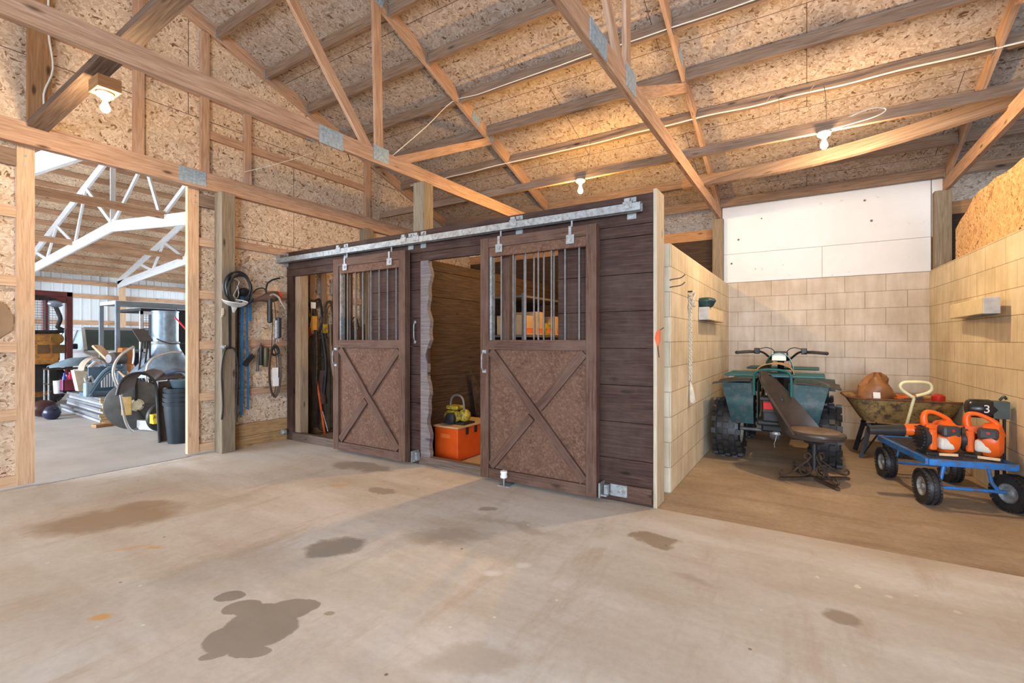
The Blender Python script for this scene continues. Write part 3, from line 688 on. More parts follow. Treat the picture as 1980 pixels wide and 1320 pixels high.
g=MB(); x,y,z=BULB[0][:3]; g.box(x-.09,x+.09,y-.07,y+.07,z+.10,z+.19); tag(g.build('lamp_mounting_block',PINED),'square wood block holding the lamp under the diagonal brace','block')
def wire(name,pts,label,r=.005,mat=WIRE,cat='cable'):
    g=MB(); g.tube(pts,r,6,smooth=4); return tag(g.build(name,mat,None,True),label,cat)
y=4.345; pts=[]
for i in range(22):
    x=-3.55+i*.36; pts.append((x,y+.01*math.sin(i),zb(y)+.018-.01*abs(math.sin(i*1.3))))
wire('white_cable',[(-3.52,3.3,ZC+CD+.02),(-3.54,3.9,3.6)]+pts,'white electric cable stapled along the upper purlin across the trusses')
y=5.462; pts=[]
for i in range(24):
    x=-5.3+i*.4; pts.append((x,y+.012*math.sin(i*1.1),zb(y)+.016-.014*abs(math.sin(i*1.7))))
wire('white_cable',pts,'double white cable stapled along the lower purlin from gable to bay',.0075)
wire('lamp_cable',[(.16,5.0,3.1),(.30,4.97,3.10),(.50,4.98,3.13),(.56,5.0,3.18),(.45,5.03,3.22),(.25,5.06,3.18)],'looped pale lamp cable beside the bulb over the block bay')
for k,(x,lb) in enumerate(((-.35,'drooping cable end hanging from the lower purlin left of the bay lamp'),(.02,'drooping cable loop hanging from lower purlin above the bay lamp'),(-2.3,'drooping yellow cable over the stall lamp'))):
    wire('loose_cable',[(x,5.45,zb(5.45)),(x+.06,5.38,zb(5.4)+.02),(x+.12,5.25,zb(5.4)-.1),(x+.13,5.12,3.22),(x+.1,5.06,3.17)],lb,.003,LOOSEC)
wire('white_cable',[(XL+.06,1.33,4.2),(XL+.06,1.33,3.9),(XL+.05,1.36,3.6),(XL+.06,1.30,3.35),(XL+.06,1.32,3.12)],'pale cable hanging down the wide stud on the gable wall',.008)
wire('thin_wire',[(XL+.06,3.0,3.2),(XL+.2,3.3,3.36),(XL+.3,3.7,3.60),(XL+.06,4.1,3.9)],'thin wire hanging slack in front of the gable wall',.003)
wire('roof_hose',[(XL+.1,3.2,4.0),(XL+.3,3.5,3.93),(XL+.5,4.0,3.75),(XL+.3,4.3,3.7)],'thin black cord sagging by the nail plates of the gable framing',.006,BLKPL)
# ======================= THINGS HUNG BY THE WORKSHOP OPENING =======================
XP=XL+.16   # face of the treated post
def coil(name,c,ru,rv,r,turns,mat,label,cat,wob=.02,axis='x'):
    g=MB(); rr=random.Random(len(name)+int(ru*100)); pts=[]
    n=turns*16
    for i in range(n):
        a=2*math.pi*i/16; k=1+.10*math.sin(i*.21)
        pts.append((c[0]+.012*math.sin(i*.4)+.006*(i/16),c[1]+ru*k*math.cos(a)+wob*math.sin(i*.13),c[2]+rv*k*math.sin(a)+wob*math.sin(i*.17)))
    g.tube(pts,r,7,smooth=2); return tag(g.build(name,mat,None,True),label,cat)
coil('coiled_hose',(XP+.03,2.86,1.82),.135,.17,.0095,4,BLKPL,'coiled black hose hung on the treated post','hose')
t=thing('plastic_funnel','clear plastic funnel dish hanging behind the coiled hose on the post','funnel',(XP+.08,2.78,1.66))
g=MB(); g.lathe([(.125,.0),(.12,-.02),(.08,-.05),(.03,-.07),(.012,-.13)],(XP+.10,2.79,1.68),(.25,0,1),24,caps=False)
m=NT('clear_plastic',.25); m.col((.8,.8,.78)); m.b.inputs['Alpha'].default_value=.35; g.build('bowl',m.m,t,True)
g=MB(); g.lathe([(.125,.004),(.130,.0),(.125,-.004)],(XP+.10,2.79,1.68),(.25,0,1),24,caps=False,loop=True); g.build('rim',WHITEP,t,True)
def strap(name,pts,w,mat,label,cat='strap',th=.003,side=(0,1,0)):
    g=MB(); P=[Vector(p) for p in pts]; s_=Vector(side)*w/2
    rs=[[p-s_+Vector((th,0,0)),p+s_+Vector((th,0,0)),p+s_-Vector((th,0,0)),p-s_-Vector((th,0,0))] for p in P]
    g.ring(rs); return tag(g.build(name,mat),label,cat)
strap('black_strap',[(XP+.012,2.775,1.98),(XP+.014,2.775,1.6),(XP+.01,2.78,1.15)],.022,BLKPL,'narrow black strap hanging down the middle of the treated post')
g=MB(); g.tube([(XP+.012,2.69,.38),(XP+.02,2.70,.55),(XP+.02,2.685,.9),(XP+.022,2.715,1.12),(XP+.02,2.775,1.165),(XP+.022,2.835,1.12),(XP+.02,2.86,.9),(XP+.02,2.85,.6),(XP+.012,2.855,.33)],.0085,8)
tag(g.build('hose_loop',BLKPL,None,True),'thin dark hose draped in an inverted U on the lower post','hose')
g=MB(); g.tube([(XP+.03,2.78,1.90),(XP+.05,2.81,1.93),(XP+.05,2.86,1.90),(XP+.04,2.83,1.80),(XP+.05,2.80,1.74),(XP+.05,2.84,1.72),(XP+.04,2.86,1.78),(XP+.05,2.84,1.86)],.006,6)
tag(g.build('snap_hook_chain',STEEL,None,True),'steel snap hook and chain hanging inside the hose coil','chain')
g=MB(); 
for i in range(5): g.tube([(XP+.02,2.70+.01*math.sin(i*2),1.60),(XP+.03,2.695+.012*math.cos(i*2),1.55),(XP+.02,2.69+.01*math.sin(i),1.50)],.004,5)
tag(g.build('rag_twist',ROPE),'twist of pale twine hanging under the funnel on the post','twine')
g=MB(); g.lathe([(.012,0),(.03,.004),(.03,.02),(.016,.03),(.008,.045)],(XP,2.71,1.17),(1,0,0),10); g.cyl((XP+.02,2.71,1.17),(XP+.05,2.72,1.19),.006); tag(g.build('wall_tap_knob',STEEL),'small steel knob fitting on the post edge','knob')
YW_=XL+.05
strap('blue_strap',[(YW_+.02,3.04,1.78),(YW_+.025,3.03,1.3),(YW_+.02,3.035,.7),(YW_+.015,3.03,.38)],.035,BLUESTRAP,'long blue ratchet strap hanging on the strand board wall')
strap('blue_strap',[(YW_+.035,3.085,1.78),(YW_+.03,3.09,1.2),(YW_+.03,3.10,.8),(YW_+.02,3.105,.44)],.028,BLUESTRAP,'thinner long blue strap hanging beside the wide blue strap')
strap('blue_strap',[(YW_+.045,3.115,1.72),(YW_+.045,3.12,1.6),(YW_+.045,3.12,1.47)],.028,BLUESTRAP,'short blue strap end with brass clip')
strap('black_strap',[(YW_+.012,3.0,1.80),(YW_+.012,2.995,1.2),(YW_+.012,2.99,.5)],.02,BLKPL,'black strap hanging behind the blue straps')
g=MB(); g.lathe([(.03,0),(.05,.03),(.05,.09),(.03,.12)],(YW_-.01,3.03,1.80),(1,0,0),14); tag(g.build('strap_hanger',DARKM),'dark round hanger holding the blue straps','hanger')
# work lamp / sprayer with red lens
t=thing('cordless_work_light','brown hand lamp with red lens and blue tip hung between straps and grease guns','work light',(YW_+.1,3.4,1.75))
c0=Vector((YW_+.12,3.17,1.70)); c1=Vector((YW_+.12,3.44,1.77))
g=MB(); g.lathe([(.012,0),(.022,.08),(.035,.14),(.058,.2),(.066,.27),(.058,.33),(.05,.345)],c0,c1-c0,16); g.build('body',plain('brown_plastic',(.10,.06,.045),.45),t,True)
g=MB(); g.lathe([(.054,.33),(.056,.345),(.04,.37),(.001,.378)],c0,c1-c0,16); g.build('red_lens',plain('red_lens',(.75,.04,.03),.2),t,True)
g=MB(); g.cyl(c0-(c1-c0)*.28,c0+(c1-c0)*.05,.018,.024); g.build('blue_tip',plain('navy_grip',(.04,.05,.16),.5),t,True)
g=MB(); g.tube([c1+Vector((0,-.08,.05)),c1+Vector((0,-.12,.09)),c1+Vector((0,-.2,.07)),c1+Vector((0,-.24,.02))],.007); g.build('handle',DARKM,t,True)
# bent pipe nozzle
g=MB(); g.tube([(YW_+.05,3.50,1.80),(YW_+.07,3.50,1.86),(YW_+.09,3.53,1.93),(YW_+.09,3.60,1.98),(YW_+.12,3.50,1.995)],.010); 
g=MB(); g.tube([(YW_+.16,3.36,1.80),(YW_+.16,3.37,1.90),(YW_+.17,3.42,1.955),(YW_+.18,3.49,1.985),(YW_+.18,3.52,1.99)],.010); tag(g.build('bent_spout',DARKM,None,True),'bent dark metal spout above the grease guns','spout')
def grease_gun(x,y,z,mat,ln,label,r=.028,tilt=0):
    t=thing('grease_gun',label,'grease gun',(x,y,z))
    g=MB(); g.lathe([(.012,0),(r,.012),(r,ln*.93),(r*1.12,ln*.94),(r*1.12,ln),(.012,ln+.01)],(x,y,z),(0,tilt,1),16); g.build('barrel',mat,t,True)
    g=MB(); g.cyl((x,y,z-.04),(x,y,z+.01),.005); g.cyl((x,y-.02,z-.045),(x,y+.02,z-.045),.005); g.build('plunger_rod',STEEL,t,True)
    return t
gg=grease_gun(YW_+.15,3.40,1.45,BLKPL,.29,'black grease gun hanging upright, first beside the hand lamp')
gg2=grease_gun(YW_+.17,3.47,1.26,STEEL,.22,'silver grease gun hanging between two black ones',.024)
gg3=grease_gun(YW_+.17,3.50,1.27,plain('navy_black',(.02,.03,.05),.4),.24,'black grease gun hanging by the edge of the stall front',.03)
g=MB(); g.tube([(YW_+.17,3.40,1.77),(YW_+.18,3.44,1.79),(YW_+.2,3.49,1.76),(YW_+.2,3.52,1.70)],.014,8); g.cyl((YW_+.2,3.51,1.72),(YW_+.23,3.56,1.62),.011,.006); tag(g.build('pump_lever',plain('bare_metal',(.4,.38,.36),.45,.6),None,True),'angled steel pump lever over the grease guns','lever')
for i,(y,z) in enumerate(((3.42,1.10),(3.46,1.12))):
    g=MB(); g.tube([(YW_+.15,y,1.75),(YW_+.16,y+.02,1.5),(YW_+.15,y+.01,z)],.005,6); tag(g.build('grease_hose',BLKPL,None,True),['thin black grease hose hanging beside the first grease gun','second thin hose hanging behind the silver grease gun'][i],'hose')
g=MB(); g.lathe([(.03,0),(.036,.01),(.037,.2),(.028,.23)],(YW_+.06,3.315,.93),(0,0,1),12); tag(g.build('oil_can',plain('old_brass',(.10,.085,.05),.5,.4),None,True),'dark brown cylindrical canister hung below the hand lamp','canister')
g=MB(); g.lathe([(.02,0),(.025,.01),(.025,.22),(.02,.24)],(YW_+.06,3.255,.95),(0,0,1),10); tag(g.build('oil_can',plain('old_black',(.04,.035,.03),.5,.3),None,True),'narrow black canister hung left of the brown canister','canister')
t=thing('hand_brush','dark bristled brush with handle hung diagonally on the lower wall','brush',(YW_+.05,3.15,1.1))
g=MB(); g.cyl((YW_+.06,3.24,1.19),(YW_+.06,3.14,1.06),.009,.012); g.build('handle',PURL,t,True)
g=MB(); g.bar((YW_+.06,3.15,1.075),(YW_+.06,3.05,.96),.03,.05); g.build('bristles',BLKPL,t)
for i,y in enumerate((3.20,3.22)):
    g=MB(); g.tube([(YW_+.06,3.26,1.21),(YW_+.07,y+.01,1.1),(YW_+.07,y,.88)],.006,6); tag(g.build('rubber_cable',BLKPL,None,True),['thin dark cord hanging beside the brush','second dark cord hanging by the narrow canister'][i],'cord')
g=MB()
for k in range(4):
    pts=[]; 
    for i in range(12):
        a=2*math.pi*i/12; pts.append((YW_+.14+.012*k,3.47+(.045+.012*k)*math.cos(a)+.01*math.sin(k),.88+(.28+.012*k)*math.sin(a)))
    g.tube(pts,.0065,6,loop=True,smooth=3)
tag(g.build('extension_cable',plain('brown_cord',(.09,.065,.05),.6),None,True),'coiled brown extension cord hanging by the stall front with paper tag','cord')
coil('air_hose',(YW_+.17,3.47,1.12),.04,.05,.009,3,BLKPL,'small tight coil of black hose above the paper tag','hose',.008)
g=MB(); g.box(YW_+.192,YW_+.194,3.425,3.50,.77,.92); g.box(YW_+.194,YW_+.196,3.43,3.505,.70,.80); tag(g.build('paper_tag',PAPER),'white printed paper tag tied to the coiled cord','tag')
for o in C.objects:
    n=o.name.split('.')[0]
    if o.parent: continue
    dy={'blue_strap':-.07,'strap_hanger':-.06,'cordless_work_light':-.16,'bent_spout':-.19,'grease_gun':-.18,'pump_lever':-.19,'grease_hose':-.19,'extension_cable':-.2,'air_hose':-.2,'paper_tag':-.2,'oil_can':-.09,'hand_brush':-.08,'rubber_cable':-.09}.get(n,0)
    if n=='black_strap' and 'behind' in o.get('label',''): dy=-.07
    if dy: o.location.y+=dy
# ======================= TOOLS IN STALL 1 =======================
XW=XL+.05
ORH=plain('orange_handle',(.72,.10,.015),.45)
g=MB(); g.cyl(at(593,600,y=3.84),at(629,846,y=4.02),.016)
o=tag(g.build('orange_pole',ORH,None,True),'long orange pole leaning in the first stall','pole')
g=MB(); g.prism([at(u,v,y=3.80) for u,v in ((577,590),(588,585),(590,612),(585,636),(576,640))],(.005,.03,0)); tag(g.build('orange_shovel',ORANGED),'orange plastic shovel blade leaning at the stall corner','shovel')
for i,(a,b,r,mt,lb) in enumerate((((-5.28,4.0,.95),(-4.98,3.95,.03),.02,PLAIN if False else POSTW,'grey wooden tool handle leaning in the first stall'),((-5.3,4.2,1.15),(-4.85,4.1,.03),.015,PURL,'dark wooden handle leaning behind the grey handle'),((-5.2,4.3,1.05),(-4.7,4.15,.03),.014,DARKM,'black iron bar leaning deep in the first stall'),((-5.18,3.78,.35),(-5.02,3.74,.12),.006,STEEL,'thin pale rod lying at the stall sill'))):
    g=MB(); g.cyl(a,b,r); tag(g.build('leaning_tool',mt,None,True),lb,'tool handle')
g=MB(); g.lathe([(.001,0),(.07,.0),(.085,.05),(.06,.10),(.02,.12)],(-4.90,3.85,.0),n=16); tag(g.build('red_pot',plain('dark_red',(.28,.01,.01),.4),None,True),'dark red round pot on the floor behind the stall sill','pot')
for i,(y,z,ru,rv,tn,lb) in enumerate(((3.78,1.60,.05,.20,3,'dark cord loop hanging first inside the tool stall'),(3.95,1.55,.06,.22,3,'dark cord loop hanging second inside the tool stall'),(4.12,1.45,.07,.30,3,'long black cable loop hanging on the tool stall wall'),(4.32,1.62,.07,.16,4,'dark coil with plug hanging near the stall door'),(4.0,1.15,.10,.16,3,'low brown rope coil on the tool stall wall'),(4.25,1.05,.12,.20,3,'low black hose coil on the tool stall wall'),(4.55,1.3,.08,.25,3,'dark coil hanging behind the sliding door bars'),(4.42,.7,.1,.14,3,'small coil hanging low in tool stall'))):
    coil('cable_coil',(XW+.03,y,z),ru,rv,.008,tn,BLKPL if i%2 else plain('cord_brown%d'%i,(.07,.045,.03),.6),lb,'cord',.02)
for i,(y,z,h,mt,lb) in enumerate(((3.86,1.47,.18,plain('orange_label',(.65,.30,.05),.7),'orange label sleeve on a cord in the tool stall'),(4.02,1.40,.12,YEL,'yellow label on a cord in the tool stall'),(3.84,1.70,.08,PAPER,'small white tag in the tool stall'),(4.30,.78,.14,YEL,'small yellow handle hanging low in the tool stall'))):
    g=MB(); g.box(XW+.09,XW+.10,y-.035,y+.035,z-h/2,z+h/2); tag(g.build('hanging_label',mt),lb,'label')
rr=random.Random(21)
for i in range(7):
    y=3.74+.13*i; zt_=1.35+.5*rr.random(); zb_=.25+.5*rr.random()
    g=MB(); g.tube([(XW+.05,y,zt_),(XW+.09,y+.05*rr.random(),(zt_+zb_)/2),(XW+.06,y+.08*rr.random(),zb_)],.012+.01*rr.random(),6)
    tag(g.build('hanging_tool',[DARKM,RUST,BLKPL,PURL][i%4],None,True),'%s dark long tool hanging on the wall inside the first stall'%['first','second','third','fourth','fifth','sixth','seventh'][i],'tool','tools on the stall wall')
for i,(y,z,w_,h_) in enumerate(((3.80,.75,.10,.5),(4.02,.62,.13,.45),(4.28,.85,.12,.55))):
    g=MB(); g.grid(lambda u,v:(XW+.03+.05*math.sin(math.pi*u)+.02*math.sin(7*v+i),y+w_*(u-.5)*(1-.3*v),z+h_*(v-.5)),8,8,.015); tag(g.build('leather_harness',plain('old_leather%d'%i,(.05+.02*i,.03,.018),.7,bump=.3),None,True),['dark leather strap bundle hanging nearest the stall corner','brown leather bundle hanging low in the first stall','dark leather bundle hanging near the sliding stall door'][i],'harness')
for i,(y,z0,z1) in enumerate(((3.88,1.78,2.2),(4.05,1.7,2.2),(4.25,1.78,2.1))):
    g=MB(); g.box(XW,XW+.03,y-.04,y+.04,z0,z1); tag(g.build('hanging_board',PURL),['short dark board hung highest inside the tool stall','second short dark board hung inside the tool stall','third short dark board by the sliding stall door'][i],'board')
for i,(x,y,h,c_) in enumerate(((-5.32,4.35,.5,(.05,.045,.04)),(-4.93,4.55,.42,(.09,.05,.03)),(-4.53,4.6,.6,(.035,.035,.04)))):
    g=MB(); g.lathe([(.14,0),(.17,.02),(.18,h*.8),(.15,h),(.06,h+.05)],(x,y,0),n=14); tag(g.build('feed_sack',plain('sack%d'%i,c_,.9,bump=.4),None,True),['dark sack slumped on the tool stall floor by wall','brown sack slumped in the middle of the tool stall','black sack on the tool stall floor behind the door'][i],'sack')
for i,(ya_,yb2,zt_,x_) in enumerate(((3.72,4.18,1.30,XW+.02),(4.12,4.75,1.45,XW+.05))):  # dark sheets added to make the stall wall look dim
    g=MB(); g.grid(lambda u,v:(x_+.02*math.sin(u*17+i)+.03*v*math.sin(u*9)+.02,ya_+(yb2-ya_)*u,zt_-.04*math.sin(u*11)-(zt_-.06)*v),24,10,.006)
    tag(g.build('shade_sheet',plain('shade_cloth%d'%i,(.05+.015*i,.034,.02),.9,0,.4,6,bump=.4),None,True),['added dark sheet dimming the tool stall wall by its corner','second added dark sheet dimming the tool stall wall by the sliding door'][i],'shading')
# ======================= THINGS IN STALL 2 =======================
t=thing('orange_toolbox','orange box with recessed handle on the second stall floor','toolbox',(-3.18,4.1,0))
g=MB(); g.box(-3.34,-3.03,3.80,4.42,.0,.335); g.build('box_body',plain('orange_enamel',(.60,.075,.008),.4,0,.1),t,bev=.01)
g=MB(); g.box(-3.25,-3.13,3.794,3.80,.23,.275); g.build('handle',ORANGED,t)
g=MB(); g.box(-3.35,-3.02,3.79,4.43,.337,.352); g.build('lid',CARD,t)
for y in(3.95,4.1,4.25):
    g=MB(); g.box(-3.028,-3.018,y-.02,y+.02,.26,.33); g.build('latch',DARKM,t)
t=thing('yellow_pump_engine','grimy yellow and black engine with loop handle standing on orange box','engine',(-3.22,4.05,.353))
g=MB(); g.ball((-3.24,3.98,.43),.085,1.3,.9,.85); g.build('engine_block',YEL,t,True)
g=MB(); g.ball((-3.12,4.03,.44),.07,1,1,1); g.build('fuel_tank',YEL,t,True)
g=MB(); g.box(-3.30,-3.14,3.93,4.07,.505,.545); g.build('top_cover',YEL,t,bev=.015)
g=MB(); g.lathe([(.06,0),(.06,.04),(.03,.05)],(-3.2,3.91,.42),(0,-1,0),16); g.box(-3.33,-3.05,3.93,4.12,.353,.372); g.build('black_parts',DARKM,t,True)
g=MB(); g.tube([(-3.29,4.0,.53),(-3.27,4.0,.62),(-3.20,4.0,.655),(-3.12,4.0,.62),(-3.10,4.0,.5)],.012); g.build('loop_handle',BARM,t,True)
g=MB(); g.ball((-3.395,3.72,.56),.05,.8,1,1.1,8,6); tag(g.build('crumpled_paper',PAPER),'crumpled white paper beside the yellow engine','paper')
g=MB(); g.lathe([(.05,0),(.055,.02),(.05,.25),(.03,.28)],(-3.39,3.72,.22),n=10); tag(g.build('jug',plain('dark_jug',(.10,.04,.05),.5)),'dark jug behind the chewed jamb board','jug')
g=MB(); n=14
out=[(-3.38,4.60,.28)]; 
for i in range(n): out+= [(-3.38+.0,4.45+i*.035,.95-i*.045),(-3.38,4.47+i*.035,.90-i*.045)]
out.append((-3.38,4.98,.28)); g.prism(out,(.012,0,0)); tag(g.build('toothed_saw',RUST),'large toothed rusty blade leaning on the stall partition','blade')
g=MB(); g.bar((-3.12,4.62,.62),(-2.86,4.75,.33),.26,.02,(0,1,0)); g.bar((-3.0,4.6,.34),(-2.9,4.7,.70),.03,.03); g.bar((-2.9,4.72,0),(-2.9,4.73,.36),.03,.03); tag(g.build('sheet_scoop',plain('tin',(.22,.17,.10),.5,.3)),'tilted dull metal scoop beside the orange box','scoop')
t=thing('storage_rack','metal storage rack holding cartons inside the second stall','rack',(-3.1,5.6,0))
for x in(-3.38,-2.90):
    for y in(4.9,6.2):
        g=MB(); g.box(x-.015,x+.015,y-.015,y+.015,0,1.82); g.build('leg',BARM,t)
for z in(.75,1.30,1.78):
    g=MB(); g.box(-3.40,-2.88,4.88,6.22,z-.015,z+.01); g.build('shelf',BARM,t)
for i,(y0,y1,h,mt,lb) in enumerate(((4.92,5.25,.24,CARD,'large carton nearest on the rack'),(5.28,5.5,.3,CARD,'tall carton second on the rack'),(5.53,5.8,.16,YEL,'yellow box on the rack'),(5.82,6.15,.26,CARD,'carton farthest on the rack'))):
    t=thing('storage_box',lb+' in the second stall','box',(-3.1,(y0+y1)/2,1.312)); g=MB(); g.box(-3.3,-2.93,y0,y1,1.312,1.312+h); g.build('carton',mt,t,bev=.006)
    g=MB(); g.box(-2.9295,-2.928,y0+.04,y1-.06,1.34,1.40); g.build('label',plain('orange_print%d'%i,(.6,.15,.03),.7),t)
for i,(y0,y1,h) in enumerate(((4.95,5.5,.22),(5.55,6.1,.3))):
    g=MB(); g.box(-3.32,-2.95,y0,y1,.762,.762+h); tag(g.build('storage_bin',BLKPL,bev=.01),['black bin nearest on the lower rack shelf','black bin farther on the lower rack shelf'][i],'bin')
# ======================= HANGINGS ON THE BLOCKS =======================
t=thing('knotted_rope','knotted rope with frayed end hanging on the block partition','rope',(-.92,4.64,1.7))
g=MB(); xx=-.925
for k in range(3):
    pts=[(xx+.012*math.cos(i*.9+k*2.1),4.64+.010*math.sin(i*.9+k*2.1),1.66-i*.0162) for i in range(50)]; g.tube(pts,.0085,6,smooth=0)
g.build('strands',ROPE,t,True)
g=MB(); g.tube([(xx,4.60,1.66),(xx+.03,4.62,1.70),(xx+.02,4.67,1.70),(xx+.03,4.68,1.66),(xx+.02,4.64,1.63),(xx+.035,4.61,1.62),(xx+.02,4.63,1.58),(xx+.03,4.67,1.57)],.014,8); g.build('knot',ROPE,t,True)
g=MB(); rr=random.Random(3)
for k in range(26):
    a=rr.random()*6.3; e=.012+rr.random()*.03; g.tube([(xx,4.64,.86),(xx+.4*e*math.cos(a)+.012,4.64+.7*e*math.sin(a),.76),(xx+.02+e*.5*math.cos(a),4.64+e*1.3*math.sin(a),.66+.03*rr.random())],.0045,5,smooth=2)
g.build('frayed_end',plain('frayed_rope',(.72,.66,.56),.95),t,True)
g=MB(); g.cyl((-.94,4.60,1.70),(-.90,4.60,1.70),.008); tag(g.build('rope_hook',RUST),'iron pin holding the knotted rope on the blocks','hook')
for i,z in enumerate((1.74,1.68)):
    g=MB(); g.tube([(-.965,3.99,z),(-.93,3.93,z),(-.86,3.94,z+.01),(-.83,3.95,z+.035)],.004,6); tag(g.build('wire_hook',RUST,None,True),['upper bent wire hook on the front of the block partition','lower bent wire hook on the front of the block partition'][i],'hook')
g=MB(); g.prism([(-.945,YS-.005,1.31),(-.915,YS-.005,1.33),(-.92,YS-.005,1.24),(-.935,YS-.005,1.20),(-.955,YS-.005,1.26)],(0,-.012,0)); tag(g.build('orange_tag',ORH),'small orange plastic clip on the pale end board','clip')
g=MB(); g.tube([(-.935,YS-.01,1.25),(-.93,YS-.015,1.18),(-.925,YS-.01,1.12)],.003,5); g.tube([(-.94,YS-.01,1.31),(-.89,YS-.01,1.34)],.003,5); tag(g.build('black_string',BLKPL),'thin black cord below the orange clip','cord')
# wall ledges of cut block
LEDGE=plain('block_ledge_paint',(.66,.57,.40),.9,0,.12,4,bump=.2); LEND=plain('block_ledge_end',(.5,.48,.45),.9,0,.2,12,bump=.4)
def ledge(x0,x1,label):
    t=thing('block_ledge',label,'ledge',((x0+x1)/2,5.6,1.455))
    g=MB(); g.box(min(x0,x1),max(x0,x1),5.12,6.10,1.455,1.585); g.build('ledge_block',LEDGE,t,bev=.006)
    g=MB(); g.box(min(x0,x1)+.001,max(x0,x1)-.001,5.09,5.119,1.455,1.585); g.build('end_cap',LEND,t,bev=.005)
    g=MB(); g.box(min(x0,x1)+.0,max(x0,x1)-.01,5.10,5.5,1.449,1.4545); g.build('bottom_plate',DARKM,t)
ledge(-.938,-.838,'short block ledge with a green bowl on the block partition')
ledge(1.172,1.272,'short block ledge with pale end face high on the side block wall')
t=thing('green_bowl','upside down green plastic bowl on the block partition ledge','bowl',(-.87,5.16,1.586))
g=MB(); g.lathe([(.06,0),(.075,.012),(.092,.05),(.10,.058),(.10,.07),(.085,.09),(.05,.10),(.001,.103)],(-.885,5.19,1.586),n=24); g.build('bowl_shell',GREENP,t,True)
g=MB(); g.lathe([(.03,0),(.055,.006),(.06,.018),(.045,.03),(.03,.028)],(xr(4.45)-.0,4.45,1.62),(-1,0,0),18); tag(g.build('tether_ring',RUST,None,True),'small rusty ring fitting on the side block wall by the frame edge','ring')
# ======================= QUAD BIKE =======================
def tire(par,c,R_,W,ax,name='tire',kn=5,cnt=18,rim=None,knobs=True,local=True):
    g=MB(); g.lathe([(R_*.52,-W*.42),(R_*.78,-W*.5),(R_*.93,-W*.44),(R_*.97,-W*.25),(R_*.98,0),(R_*.97,W*.25),(R_*.93,W*.44),(R_*.78,W*.5),(R_*.52,W*.42)],c,ax,36,caps=False)
    if knobs:
        A=Vector(ax).normalized(); q=A.to_track_quat('Z','Y').to_matrix(); c_=Vector(c)
        for j in range(kn):
            h=(j-(kn-1)/2)/(kn-1)*W*.9
            for i in range(cnt):
                a=2*math.pi*(i+(j%2)*.5)/cnt; rd=q@Vector((math.cos(a),math.sin(a),0)); tn=q@Vector((-math.sin(a),math.cos(a),0))
                rr_=R_*(.985 if abs(h)<W*.3 else .955)
                g.obox(c_+rd*rr_+A*h,tn*R_*.085,A*W*.085,rd*R_*.06)
    o=g.build(name,RUBBER,par,True)
    g=MB(); g.lathe([(.02,-W*.40),(R_*.15,-W*.36),(R_*.2,-W*.2),(R_*.45,-W*.22),(R_*.54,-W*.44),(R_*.55,-W*.40),(R_*.5,-W*.1),(R_*.5,W*.1),(R_*.55,W*.4),(R_*.54,W*.44),(R_*.45,W*.22),(R_*.2,W*.2),(R_*.15,W*.36),(.02,W*.40)],c,ax,24); g.build('rim',rim or STEEL,o,True)
    return o
q=thing('quad_bike','mud-dulled dark green quad bike parked facing the back block wall','quad bike',(-.28,5.62,0),-.02,local=True)
for x in(-.43,.43): tire(q,(x,0,.305),.305,.26,(1,0,0),kn=5,cnt=16,rim=plain('cream_rim',(.35,.33,.25),.5,.3))
for x in(-.42,.42): tire(q,(x,1.20,.29),.29,.20,(1,0,0),kn=5,cnt=16,rim=DARKM)
g=MB(); g.cyl((-.34,0,.30),(.34,0,.30),.018); g.lathe([(.05,-.06),(.08,-.04),(.09,0),(.08,.04),(.05,.06)],(0,0,.30),(1,0,0)); g.build('rear_axle',BARM,q,True)
def fender(sg):
    "rear mudguard: outer skin dropping behind the seat"
    g=MB()
    def f(u,v):
        x=sg*(.17+.30*u); 
        prof=[(.50,.66),(.36,.80),(.15,.845),(-.10,.845),(-.28,.81),(-.32,.62),(-.28,.40)]
        k=v*6; i=min(int(k),5); fr=k-i; y=prof[i][0]*(1-fr)+prof[i+1][0]*fr; z=prof[i][1]*(1-fr)+prof[i+1][1]*fr
        z-= .05*max(0,u-.6)*2.5 if v<.62 else 0
        x-= sg*(.10*(v-.66)/.34*u if v>.66 else 0)
        return (x,y,z)
    g.grid(f,8,24,.006); return g
for sg in(-1,1):
    fender(sg).build('rear_mudguard',GREENP,q,True)
    g=MB(); g.grid(lambda u,v:(sg*(.20+.36*u),-.30+.60*v,.83-.045*u*u+.01*math.sin(v*9)),6,8,.008); g.build('mudguard_flare',plain('dusty_black',(.05,.048,.045),.7),q,True)
    g=MB(); g.grid(lambda u,v:(sg*(.16+.38*u),.85+.62*v,.80-.11*(2*v-1)**2-.02*u),6,10,.006); g.build('front_mudguard',GREENP,q,True)
    g=MB(); g.grid(lambda u,v:(sg*(.14+.05*u),-.22+.75*u,.42+.40*v),4,4,.006); g.build('side_panel',GREENP,q,True)
def rack(y0,y1,z,w,name):
    g=MB(); r=.012
    g.tube([(-w,y0,z),(-w,y1,z),(w,y1,z),(w,y0,z)],r,8,loop=True,smooth=0)
    for i in range(1,6): y=y0+(y1-y0)*i/6; g.cyl((-w,y,z),(w,y,z),r*.7,n=8)
    for x in(-w*.35,w*.35): g.cyl((x,y0,z),(x,y1,z),r*.8,n=8)
    g.build(name,plain(name+'_paint',(.02,.10,.10),.4),q,True)
rack(-.33,.16,.895,.43,'rear_rack'); rack(1.02,1.42,.90,.38,'front_rack')
g=MB(); g.tube([(-.16,-.34,.70),(-.16,-.34,.86),(-.14,-.34,.93),(-.06,-.34,.955),(.06,-.34,.955),(.14,-.34,.93),(.16,-.34,.86),(.16,-.34,.70)],.012); g.build('grab_bar',plain('green_tube',(.02,.12,.115),.4),q,True)
